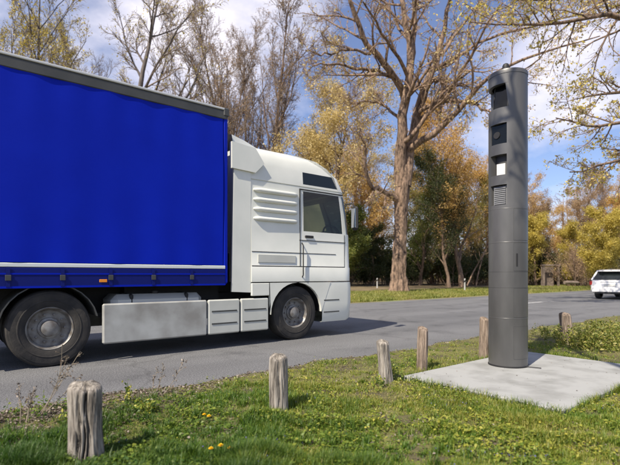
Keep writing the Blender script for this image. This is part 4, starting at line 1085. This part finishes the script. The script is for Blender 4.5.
place('bareC', 'bare_tree', 575, 60, .62, 2.0, 'pinkish brown bare tree behind the yellow green ones', WB, 'bark_brown', 'twig_tan', 'leaf_brown')
place('bareC', 'bare_tree', 615, 62, .62, 4.4, 'pinkish brown bare tree at the right edge of the wood', WB, 'bark_brown', 'twig_tan', 'leaf_brown')
place('bareC', 'bare_tree', 535, 64, .60, 5.4, 'pinkish brown bare tree directly behind the column right side', WB, 'bark_brown', 'twig_tan', 'leaf_brown')
place('bareB', 'bare_tree', 440, 60, .8, 1.1, 'slender bare tree among the olive trees right of the trunk', WB, 'bark_brown', 'twig_tan', 'leaf_brown')

place('tallO', 'leafy_tree', 420, 47, .60, 3.7, 'mid green slender tree right beside the big tan trunk', WB, 'bark_brown', 'twig', 'leaf_green')
place('tallO', 'leafy_tree', 449, 43, .66, 1.7, 'dark green slender tree between the big tan trunk and the tall orange tree', WB, 'bark_brown', 'twig', 'leaf_dark')
place('dense', 'leafy_tree', 346, 43, .80, 3.1, 'fresh green bushy tree just in front of the cab nose', WB, 'bark_brown', 'twig', 'leaf_green')
place('goldA', 'leafy_tree', 405, 58, .95, 2.9, 'golden tree showing through the forks of the big tan tree', WB, 'bark_brown', 'twig', 'leaf_gold')
place('goldB', 'leafy_tree', 310, 50, .95, 4.4, 'lower golden tree behind the left side of the cab roof', WB, 'bark_brown', 'twig', 'leaf_gold')
place('goldB', 'leafy_tree', 492, 60, .95, 3.2, 'golden tree directly behind the column at window height', WB, 'bark_brown', 'twig', 'leaf_orange')
place('bareB', 'bare_tree', 212, 54, 1.02, 4.1, 'bare tree rising just left of the trailer front corner', WB, 'bark_brown', 'twig', 'leaf_brown')
place('bareC', 'bare_tree', 40, 42, 1.05, 5.2, 'dense bare tree right of the leafing one at the trailer left end', WB, 'bark_grey', 'twig', 'leaf_ygreen')
place('bareC', 'bare_tree', 350, 60, 1.0, .7, 'bare tree fading behind the two golden crowns', WB, 'bark_brown', 'twig', 'leaf_brown')
place('goldB', 'leafy_tree', 520, 52, .62, 5.6, 'low tawny tree right of the column base', WB, 'bark_brown', 'twig', 'leaf_brown')
place('goldA', 'leafy_tree', 580, 58, .60, 1.9, 'low tawny tree above the yellow green pair', WB, 'bark_brown', 'twig', 'leaf_brown')
place('goldB', 'leafy_tree', 625, 56, .78, .5, 'tawny tree over the white car roof', WB, 'bark_brown', 'twig', 'leaf_orange')
place('goldA', 'leafy_tree', 556, 62, .58, 4.0, 'low tawny tree over the wooden shelter', WB, 'bark_brown', 'twig', 'leaf_orange')
place('goldB', 'leafy_tree', 545, 58, .80, 2.2, 'tawny tree rising beside the upper part of the column', WB, 'bark_brown', 'twig', 'leaf_orange')
place('goldA', 'leafy_tree', 600, 66, .78, 3.3, 'tall tawny tree above the fallen log', WB, 'bark_brown', 'twig', 'leaf_orange')
place('goldA', 'leafy_tree', 640, 60, .80, 5.0, 'tall golden tree at the right picture edge', WB, 'bark_brown', 'twig', 'leaf_gold')
place('dense', 'leafy_tree', 572, 50, .70, 4.6, 'yellow small tree over the fallen log', WB, 'bark_brown', 'twig', 'leaf_ygreen')
place('goldA', 'leafy_tree', 284, 60, .95, 1.2, 'pale golden tree low behind the cab roof deflector', WB, 'bark_brown', 'twig', 'leaf_gold')
place('goldB', 'leafy_tree', 380, 66, 1.05, 2.4, 'golden tree filling the gap left of the tan trunk', WB, 'bark_brown', 'twig', 'leaf_gold')
place('tallO', 'leafy_tree', 446, 64, .95, 5.2, 'tawny tall tree between trunk and column', WB, 'bark_brown', 'twig', 'leaf_orange')
place('bareC', 'bare_tree', 22, 48, 1.1, 3.1, 'yellow budding bare tree just above the trailer roof at far left', WB, 'bark_grey', 'twig', 'leaf_ygreen')
place('bareB', 'bare_tree', 252, 58, 1.05, 2.0, 'slender bare tree between the pair over the trailer front', WB, 'bark_brown', 'twig', 'leaf_brown')
SB = 'shrubs along the edge of the wood'
shr = [(300, 44, 'shrubA', 'leaf_dark', 'dark shrub low behind the truck cab rear window'), (338, 46, 'shrubB', 'leaf_dark', 'dark shrub behind the cab front corner'),
       (362, 47, 'shrubA', 'leaf_dark', 'dark shrub left of the white marker post by the trunk'), (386, 49, 'shrubB', 'leaf_dark', 'dark shrub directly behind the big tan trunk'),
       (412, 48, 'shrubA', 'leaf_dark', 'dark shrub close right of the big tan trunk'), (435, 51, 'shrubB', 'leaf_olive', 'olive shrub midway between the trunk and the column'),
       (458, 49, 'shrubA', 'leaf_dark', 'dark shrub behind the second white marker post'), (480, 51, 'shrubB', 'leaf_dark', 'dark shrub touching the column left side'),
       (512, 50, 'shrubA', 'leaf_olive', 'olive shrub hidden mostly by the column'), (534, 54, 'shrubB', 'leaf_dark', 'dark shrub left of the wooden shelter'),
       (563, 55, 'shrubA', 'leaf_dark', 'dark shrub right of the wooden shelter'), (585, 54, 'shrubB', 'leaf_olive', 'olive shrub above the fallen log'), (612, 55, 'shrubA', 'leaf_dark', 'dark shrub behind the roof of the white car')]
for k, (px, yc, key, lm_, lab) in enumerate(shr):
    place(key, 'shrub', px, yc, 1.0 + .12 * math.sin(k * 2.3), k * 1.1, lab, SB, 'bark_brown', 'twig', lm_, 'shrub')
brs = [(580, 47, .66, 'twiggy brown brush above the fallen log'), (552, 58, .8, 'twiggy brown brush over the wooden shelter'), (604, 58, .9, 'tall twiggy brown brush right of the column'), (352, 57, .8, 'twiggy brown brush in front of the truck cab'),
       (446, 60, .85, 'twiggy brown brush deep between trunk and column'), (495, 58, .8, 'twiggy brown brush behind the column')]
for k, (px, yc, s, lab) in enumerate(brs): place('brush', 'brush', px, yc, s, k * 1.7, lab, SB, 'bark_brown', 'twig_tan', 'leaf_brown', 'shrub')
# slim pale leaning stems near the column
for px, yc, lean, H, lab in ((476, 42, .25, 5.5, 'slim pale stem leaning right by the column'), (467, 43, .55, 4.5, 'slim pale stem leaning strongly behind the marker post'), (493, 44, .18, 5.0, 'slim pale stem half behind the column')):
    g = np.random.default_rng(int(px)); t = Tree(); p = ap((px - 310) / F * yc, yc, .2)
    P0 = grow(np.zeros((1, 3)), np.array([[CH * lean, -SH * lean, 1.]]), np.array([float(H)]), 10, .04, 0, g); R0 = .075 * np.linspace(1, .35, 10)[None, :]
    t.trunk.append(tubes(P0, R0, 7)); P1, R1 = kids(P0, R0, 9, .4, 1, 40, (.2, .45), 6, .12, .03, g, .5, .014, .4, .5); t.twig.append(tubes(P1, R1, 4))
    e = t.finish('sapling', (0, 0, 0), M['bark_tan'], M['twig_tan'], None, lab, 'slim stems at the wood edge'); e.location = p

# far woodland: one mass
g = np.random.default_rng(77); Vs, Qs, Ts, o = [], [], [], 0
tw = []
for k in range(150):
    px = g.uniform(-160, 760); yc = g.uniform(68, 115); p = ap((px - 310) / F * yc, yc); H = g.uniform(9, 15)
    P0 = grow(np.array([[p.x, p.y, .6]]), np.array([[0, 0, 1.]]) + g.normal(0, .05, (1, 3)), np.array([H]), 8, .05, .03, g); R0 = .20 * np.linspace(1, .2, 8)[None, :]
    P1, R1 = kids(P0, R0, 16, .15, 1, 45, (.25, .5), 6, .14, .04, g, .6, .04, .4, 1.0)
    P2, R2 = kids(P1, R1, 6, .2, 1, 40, (.3, .6), 4, .15, .04, g, .6, .025, .5, .5)
    tw += [tubes(P0, R0, 5), tubes(P1, R1, 4), tubes(P2, R2, 3)]
V, Q = join(tw); wood = link('far_wood', mesh_np('far_wood', V, Q=Q, smooth=True), M['twig_tan']); tag(wood, 'hazy brown mass of distant bare trees behind everything', 'woodland', None, 'stuff')
n = 42000; px = g.uniform(-160, 760, n); yc = g.uniform(62, 110, n); zz = np.abs(g.normal(0, 1, n)) * 3.2
X = (px - 310) / F * yc; pts = np.stack([CH * X + SH * yc, -SH * X + CH * yc, zz + .5], 1)
cl = .5 + .5 * np.sin(px * .09) * np.sin(yc * .31 + px * .03)
V, Q, t = leaf_cloud(pts, .24, g, .2, .6, 0, np.clip(cl * .5 + g.uniform(0, .5, n), 0, 1))
und = link('undergrowth', mesh_np('undergrowth', V, Q=Q, tint=t), M['leaf_olive']); tag(und, 'dim olive undergrowth filling the wood behind the trunks', 'undergrowth', None, 'stuff')

# ------------------------------------------------------------------ grass and ground plants
def blades(n, X, Y, Z, h, w, rg, bend=.5, tint=None):
    az = rg.uniform(0, 2 * np.pi, n); d = np.stack([np.cos(az), np.sin(az), np.zeros(n)], 1); sd = np.stack([-np.sin(az), np.cos(az), np.zeros(n)], 1)
    b = np.stack([X, Y, Z], 1); up = np.array([[0, 0, 1.]]); bd = rg.uniform(.1, 1, n)[:, None] * bend; hh = h[:, None]; ww = w[:, None]
    m_ = b + up * hh * .55 + d * hh * bd * .3; t_ = b + up * hh * (1 - .25 * bd) + d * hh * bd * .95
    V = np.stack([b - sd * ww, b + sd * ww, m_ + sd * ww * .75, m_ - sd * ww * .75, t_], 1).reshape(-1, 3)
    i = np.arange(n) * 5; Q = np.stack([i, i + 1, i + 2, i + 3], 1); T = np.stack([i + 3, i + 2, i + 4], 1)
    return V, Q, T, np.repeat(tint, 5)

def sample_verge(n, g, ymin=2.2, ymax=9.5):
    """random ground points in view on the near verge, denser towards the camera"""
    u = g.uniform(0, 1, n); yc = 1 / (1 / ymin + u * (1 / ymax - 1 / ymin)); px = g.uniform(-60, 680, n)
    X = (px - 310) / F * yc; a_ = CH * X + SH * yc; p_ = -SH * X + CH * yc
    return a_, p_
def off_slab(a_, p_, m=.0): return ~((a_ > SX0 - m) & (a_ < SX1 + m) & (p_ > SY0 - m) & (p_ < SY1 + m))

g = np.random.default_rng(9)
def bare_w(a): return .22 + 1.25 * np.clip((2.7 - a) / 2.2, 0, 1)     # the bare strip by the asphalt is widest at the left
a_, p_ = sample_verge(560000, g, 2.2, 17)
lump = vnoise(a_, p_, 1.6, 4) + .6 * vnoise(a_, p_, 4.6, 8) + .35 * vnoise(a_, p_, 11, 2)
d = road_edge(a_) - p_; w_ = bare_w(a_)
edge = np.clip((d - w_ * .55 + .10 * lump) / (w_ * .5), .07, 1)
keep = (g.uniform(0, 1, len(a_)) < np.clip(.62 + .46 * lump, .22, 1) * edge) & (d > .01) & off_slab(a_, p_, .004)
a_, p_, lump, d = a_[keep], p_[keep], lump[keep], d[keep]; n = len(a_)
clump = np.clip(.5 + .5 * lump, 0, 1.2)
warm = np.clip((a_ - .9) / 2.2, 0, 1)                              # yellower to the right: sunny warm cast put into the blade tint
lush = np.clip((3.4 - p_) / 1.0, 0, 1) * (1 - warm)
h = (.016 + .115 * clump ** 1.6 * g.uniform(.3, 1.2, n)) * (1 - .30 * warm + .25 * lush) * (.55 + .45 * np.clip(d / 1.0, 0, 1))
tone = vnoise(a_, p_, 3.1, 21) + .5 * vnoise(a_, p_, 8.5, 22)
tint = np.clip(.18 + .48 * warm - .16 * lump + .20 * tone + g.normal(0, .17, n), 0, 1)
V, Q, T, tt = blades(n, a_, p_, verge_h(a_, p_) - .004, h, .0016 + .0018 * g.uniform(0, 1, n), g, .9, tint)
nt = 1500; ta, tp = sample_verge(nt, g, 2.2, 12); dd = road_edge(ta) - tp
ok = (dd > bare_w(ta) * .7) & off_slab(ta, tp, .02); ta, tp = ta[ok], tp[ok]; nb = 34
ra = np.repeat(ta, nb); rpp = np.repeat(tp, nb); m_n = len(ra); ang_ = g.uniform(0, 6.283, m_n); rad_ = np.abs(g.normal(0, .028, m_n))
ra2 = ra + rad_ * np.cos(ang_); rp2 = rpp + rad_ * np.sin(ang_)
hh_ = np.repeat(g.uniform(.045, .125, len(ta)), nb) * g.uniform(.5, 1.1, m_n) * (1 - .35 * np.clip((ra2 - .9) / 2.2, 0, 1))
tn_ = np.clip(np.repeat(g.uniform(-.1, .3, len(ta)), nb) + .42 * np.clip((ra2 - .9) / 2.2, 0, 1) + g.normal(0, .12, m_n), 0, 1)
# fringe creeping over the slab rim
ne = 5200; side = g.integers(0, 4, ne); u_ = g.uniform(0, 1, ne)
ea = np.where(side == 0, SX0 - .012, np.where(side == 1, SX1 + .012, SX0 + u_ * (SX1 - SX0))) + g.normal(0, .006, ne)
ep = np.where(side == 2, SY0 - .012, np.where(side == 3, SY1 + .012, SY0 + u_ * (SY1 - SY0))) + g.normal(0, .006, ne)
ea = np.where(side < 2, ea, SX0 + u_ * (SX1 - SX0)); ep = np.where(side < 2, SY0 + u_ * (SY1 - SY0), ep)
kk = (vnoise(ea, ep, 5.0, 41) + g.uniform(-.5, .5, ne) > -.2) & off_slab(ea, ep, .001); ea, ep = ea[kk], ep[kk]
he = g.uniform(.06, .13, len(ea)); te = np.clip(.5 + g.normal(0, .2, len(ea)), 0, 1)
xa_ = np.concatenate([a_, ra2, ea]); xp_ = np.concatenate([p_, rp2, ep]); xh_ = np.concatenate([h, hh_, he]); xt_ = np.concatenate([tint, tn_, te])
sel = off_slab(xa_, xp_, .001); xa_, xp_, xh_, xt_ = xa_[sel], xp_[sel], xh_[sel], xt_[sel]; n = len(xa_)
V, Q, T, tt = blades(n, xa_, xp_, verge_h(xa_, xp_) - .004, xh_, .0016 + .0018 * g.uniform(0, 1, n), g, .9, xt_)
gr = link('grass', mesh_np('grass', V, Q=Q, T=T, tint=tt), M['grass']); tag(gr, 'short green and yellow grass on the verge round the concrete slab', 'grass', None, 'stuff')

# low leafy weeds between the blades
a_, p_ = sample_verge(150000, g, 2.2, 17)
wn_ = vnoise(a_, p_, 2.4, 11) + .5 * vnoise(a_, p_, 7, 2)
keep = (g.uniform(0, 1, len(a_)) < np.clip(.20 + .75 * wn_, .03, 1) * (1 - .45 * np.clip((a_ - 1.0) / 3, 0, 1)) * np.clip((road_edge(a_) - p_) / bare_w(a_), .35, 1)) & (p_ < road_edge(a_) - .03) & off_slab(a_, p_, .01)
a_, p_ = a_[keep], p_[keep]; n = len(a_)
hz = verge_h(a_, p_) + g.uniform(.004, .045, n) * (1 + .6 * np.clip(wn_[keep], 0, 1))
warm = np.clip((a_ - .9) / 2.2, 0, 1)  # same sunny cast painted into the weed leaves
pts = np.stack([a_, p_, hz], 1); u = norm(np.stack([g.normal(0, 1, n), g.normal(0, 1, n), g.normal(.1, .35, n)], 1)); w = norm(np.cross(u, np.array([0, 0, 1.]) + g.normal(0, .35, (n, 3))))
s = (.009 + .012 * g.uniform(0, 1, (n, 1)) ** 2)
V = np.stack([pts - u * s, pts + w * s * .62 + [0, 0, .002], pts + u * s, pts - w * s * .62 + [0, 0, .002]], 1).reshape(-1, 3)
wd = link('ground_cover', mesh_np('ground_cover', V, Q=np.arange(4 * n).reshape(n, 4), tint=np.repeat(np.clip(.20 + .46 * warm + .2 * vnoise(a_, p_, 4.3, 31) + g.normal(0, .18, n), 0, 1), 4)), M['weed'])
tag(wd, 'low leafy weeds growing among the verge grass', 'weeds', None, 'stuff')
# dry leaf litter on the bare strip by the road
a_, p_ = sample_verge(150000, g, 2.2, 14); d = road_edge(a_) - p_
keep = (d > .0) & (g.uniform(0, 1, len(a_)) < np.clip(1.25 - d / bare_w(a_), .05, 1)) & off_slab(a_, p_, .01)
a_, p_ = a_[keep], p_[keep]; n = len(a_)
pts = np.stack([a_, p_, verge_h(a_, p_) + g.uniform(.002, .016, n)], 1); u = norm(np.stack([g.normal(0, 1, n), g.normal(0, 1, n), g.normal(0, .3, n)], 1)); w = norm(np.cross(u, np.array([0, 0, 1.]) + g.normal(0, .5, (n, 3))))
s = .007 + .014 * g.uniform(0, 1, (n, 1)) ** 2
V = np.stack([pts - u * s, pts + w * s * .6 + [0, 0, .003], pts + u * s, pts - w * s * .6], 1).reshape(-1, 3)
la = g.uniform(SX0 + .02, SX1 - .02, 90); lp = SY0 + (SY1 - SY0) * g.beta(.6, .6, 90); pts = np.stack([la, lp, np.full(90, SZ + .003) + g.uniform(0, .003, 90)], 1)
u = norm(np.stack([g.normal(0, 1, 90), g.normal(0, 1, 90), g.normal(0, .1, 90)], 1)); w = norm(np.cross(u, np.array([0, 0, 1.]) + g.normal(0, .15, (90, 3)))); s = .004 + .009 * g.uniform(0, 1, (90, 1)) ** 2
V = np.concatenate([V, np.stack([pts - u * s, pts + w * s * .6 + [0, 0, .003], pts + u * s, pts - w * s * .6], 1).reshape(-1, 3)]); n += 90
lt = link('leaf_litter', mesh_np('leaf_litter', V, Q=np.arange(4 * n).reshape(n, 4), tint=np.repeat(g.uniform(0, 1, n), 4)), M['dry']); tag(lt, 'dry crumbled leaves on the bare strip beside the asphalt', 'leaf litter', None, 'stuff')
# tiny blue flowers in patches
a_, p_ = sample_verge(3600, g, 2.3, 5); keep = (vnoise(a_, p_, 2.0, 15) > .38) & (p_ < 3.6) & off_slab(a_, p_, .02); a_, p_ = a_[keep], p_[keep]; n = len(a_)
pts = np.stack([a_, p_, verge_h(a_, p_) + g.uniform(.03, .06, n)], 1)
V, Q, t = leaf_cloud(pts, .005, g, .002, .9); bf = link('blue_flowers', mesh_np('blue_flowers', V, Q=Q, tint=t), M['ivyflower']); tag(bf, 'tiny blue violet flowers scattered low in the grass', 'wild flowers', None, 'stuff')

# far verge grass
g = np.random.default_rng(12); n = 60000
px = g.uniform(330, 660, n); pp_ = RE1 + .1 + 9 * g.uniform(0, 1, n) ** 1.5
sl_ = (px - 310) / F; yc = pp_ / (CH - SH * sl_); X = sl_ * yc; a_ = CH * X + SH * yc
V, Q, T, tt = blades(n, a_, pp_, far_h(a_, pp_) - .01, g.uniform(.05, .17, n), g.uniform(.006, .014, n), g, .8, np.clip(.5 + .4 * vnoise(a_, pp_, .9, 3) + g.normal(0, .2, n), 0, 1))
fg = link('far_grass', mesh_np('far_grass', V, Q=Q, T=T, tint=tt), M['far_grass']); tag(fg, 'sunlit yellow green grass strip on the far side of the road', 'grass', None, 'stuff')

# dandelions
dnd = [(204, 3.62, 411, 'yellow dandelion beside the second post, left one of the upper pair'), (209, 3.58, 413, 'yellow dandelion beside the second post, right one of the upper pair'),
       (221, 2.95, 452, 'tallest yellow dandelion at the lower picture edge'), (211, 2.85, 461, 'yellow dandelion lowest left of the bottom cluster'), (230, 2.88, 459, 'yellow dandelion right in the bottom cluster')]
d0 = None
for k, (px, yc, py, lab) in enumerate(dnd):
    p = ap((px - 310) / F * yc, yc); p.z = float(verge_h(np.float64(p.x), np.float64(p.y)))
    if d0 is None:
        d0 = empty('dandelion', p); g_ = np.random.default_rng(3)
        MB().tube([(0, 0, 0), (.004, .002, .04), (.002, 0, .075)], .0022, 6).build('stem', M['green_stem'], d0)
        mb = MB()
        for ringk, (cnt, rad, el) in enumerate(((22, .021, .05), (20, .018, .35), (16, .013, .62), (10, .008, .85))):
            for i in range(cnt):
                an = 2 * math.pi * (i + .5 * ringk) / cnt; dx, dy = math.cos(an), math.sin(an); tx, ty = -dy * .0032, dx * .0032
                mb.add([(.002 + dx * .002 - tx, dy * .002 - ty, .076), (.002 + dx * .002 + tx, dy * .002 + ty, .076), (.002 + dx * rad + tx, dy * rad + ty, .076 + el * .014), (.002 + dx * rad - tx, dy * rad - ty, .076 + el * .014)], [(0, 1, 2, 3)])
        mb.build('flower_head', M['petal'], d0); e = d0
    else: e = copy_tree(d0); e.location = p; e.rotation_euler = (0, 0, k * 1.3)
    s_ = .72 + .09 * (k % 3); e.scale = (s_, s_, s_)
    tag(e, lab, 'dandelion', 'yellow dandelions in the grass')

# dry stalks and leafy sprouts at the road edge
def stalk(px, py, yc, lean, H, n, label, seed, heads=True):
    g = np.random.default_rng(seed); t = Tree(); p = ap((px - 310) / F * yc, yc); p.z = float(verge_h(np.float64(p.x), np.float64(p.y)))
    S = g.normal(0, .02, (n, 3)); S[:, 2] = 0
    D = np.stack([np.full(n, CH * lean), np.full(n, -SH * lean), np.ones(n)], 1) + g.normal(0, .13, (n, 3))
    P0 = grow(S, D, H * g.uniform(.6, 1.0, n), 9, .05, 0, g); R0 = .0036 * np.linspace(1, .5, 9)[None, :].repeat(n, 0); t.trunk.append(tubes(P0, R0, 5))
    P1, R1 = kids(P0, R0, 9, .4, 1, 35, (.10, .25), 5, .12, .02, g, .6, .0021, .6, .04); t.twig.append(tubes(P1, R1, 4))
    e = tag(empty('dry_stalk', p), label, 'plant', 'dry weed stalks at the road edge')
    for k in range(n): V, Q = tubes(P0[k:k + 1], R0[k:k + 1], 5); link('stem', mesh_np('stem', V, Q=Q), M['stalk'], e)
    V, Q = join(t.twig); tag(link('branchlets', mesh_np('branchlets', V, Q=Q), M['stalk'], e), kind='stuff')
    pts = P1[:, 2:].reshape(-1, 3); V, Q, tt = leaf_cloud(pts, .010, g, .008, .6); tag(link('seed_heads', mesh_np('seed_heads', V, Q=Q, tint=tt), M['dry'], e), kind='stuff')
stalk(42, 400, 3.75, .75, .66, 5, 'long dry stalks leaning right in front of the truck rear wheel', 1)
stalk(28, 405, 3.6, .1, .30, 4, 'short dry stalks beside the left picture edge', 2)
stalk(155, 385, 4.35, .40, .46, 3, 'dry stalk with fluffy seed heads left of the second post', 3)
def sprout(px, yc, H, n, leafn, size, label, seed, lm_='weed', name='leafy_weed', w=.06):
    g = np.random.default_rng(seed); p = ap((px - 310) / F * yc, yc); p.z = float(verge_h(np.float64(p.x), np.float64(p.y)))
    S = g.normal(0, w, (n, 3)); S[:, 2] = 0; D = np.stack([np.zeros(n), np.zeros(n), np.ones(n)], 1) + g.normal(0, .3, (n, 3))
    P0 = grow(S, D, H * g.uniform(.55, 1.0, n), 8, .08, .02, g); R0 = .003 * np.linspace(1, .5, 8)[None, :].repeat(n, 0)
    e = tag(empty(name, p), label, 'plant', 'leafy plants at the road edge')
    for k in range(n): V, Q = tubes(P0[k:k + 1], R0[k:k + 1], 5); link('stem', mesh_np('stem', V, Q=Q), M['green_stem'], e)
    pts = P0[:, 1:].reshape(-1, 3); V, Q, tt = leaf_cloud(pts[g.integers(0, len(pts), leafn)], size, g, .022, .55); tag(link('foliage', mesh_np('foliage', V, Q=Q, tint=tt), M[lm_], e), kind='stuff')
sprout(131, 4.05, .20, 4, 60, .016, 'upright green sprout at the road edge left of the second post', 1, w=.02)
sprout(148, 3.8, .13, 12, 240, .014, 'bushy green weed right of the upright sprout', 2)
sprout(18, 3.9, .16, 5, 60, .015, 'sparse green sprout at the far left road edge', 3)
sprout(66, 3.5, .15, 6, 90, .015, 'small green weed just left of the thick split post', 4)
sprout(380, 4.75, .10, 10, 160, .013, 'dark green weed at the foot of the short tilted post', 5)
sprout(398, 5.0, .10, 10, 160, .013, 'green weed tucked against the left slab corner', 6)
sprout(585, 7.3, .34, 34, 1500, .022, 'yellow green leafy bush right of the broad brown post', 7, 'far_grass', 'low_bush', .26)
sprout(612, 6.9, .38, 34, 1500, .022, 'yellow green leafy bush cut by the right picture edge', 8, 'far_grass', 'low_bush', .28)
sprout(600, 8.4, .36, 34, 1300, .022, 'yellow green leafy bush between the broad post and the white car', 10, 'far_grass', 'low_bush', .30)
sprout(636, 8.0, .42, 34, 1300, .022, 'yellow green leafy bush just outside the right edge', 11, 'far_grass', 'low_bush', .30)
sprout(548, 8.6, .22, 24, 500, .02, 'low yellow green bush behind the broad brown post', 9, 'far_grass', 'low_bush', .24)
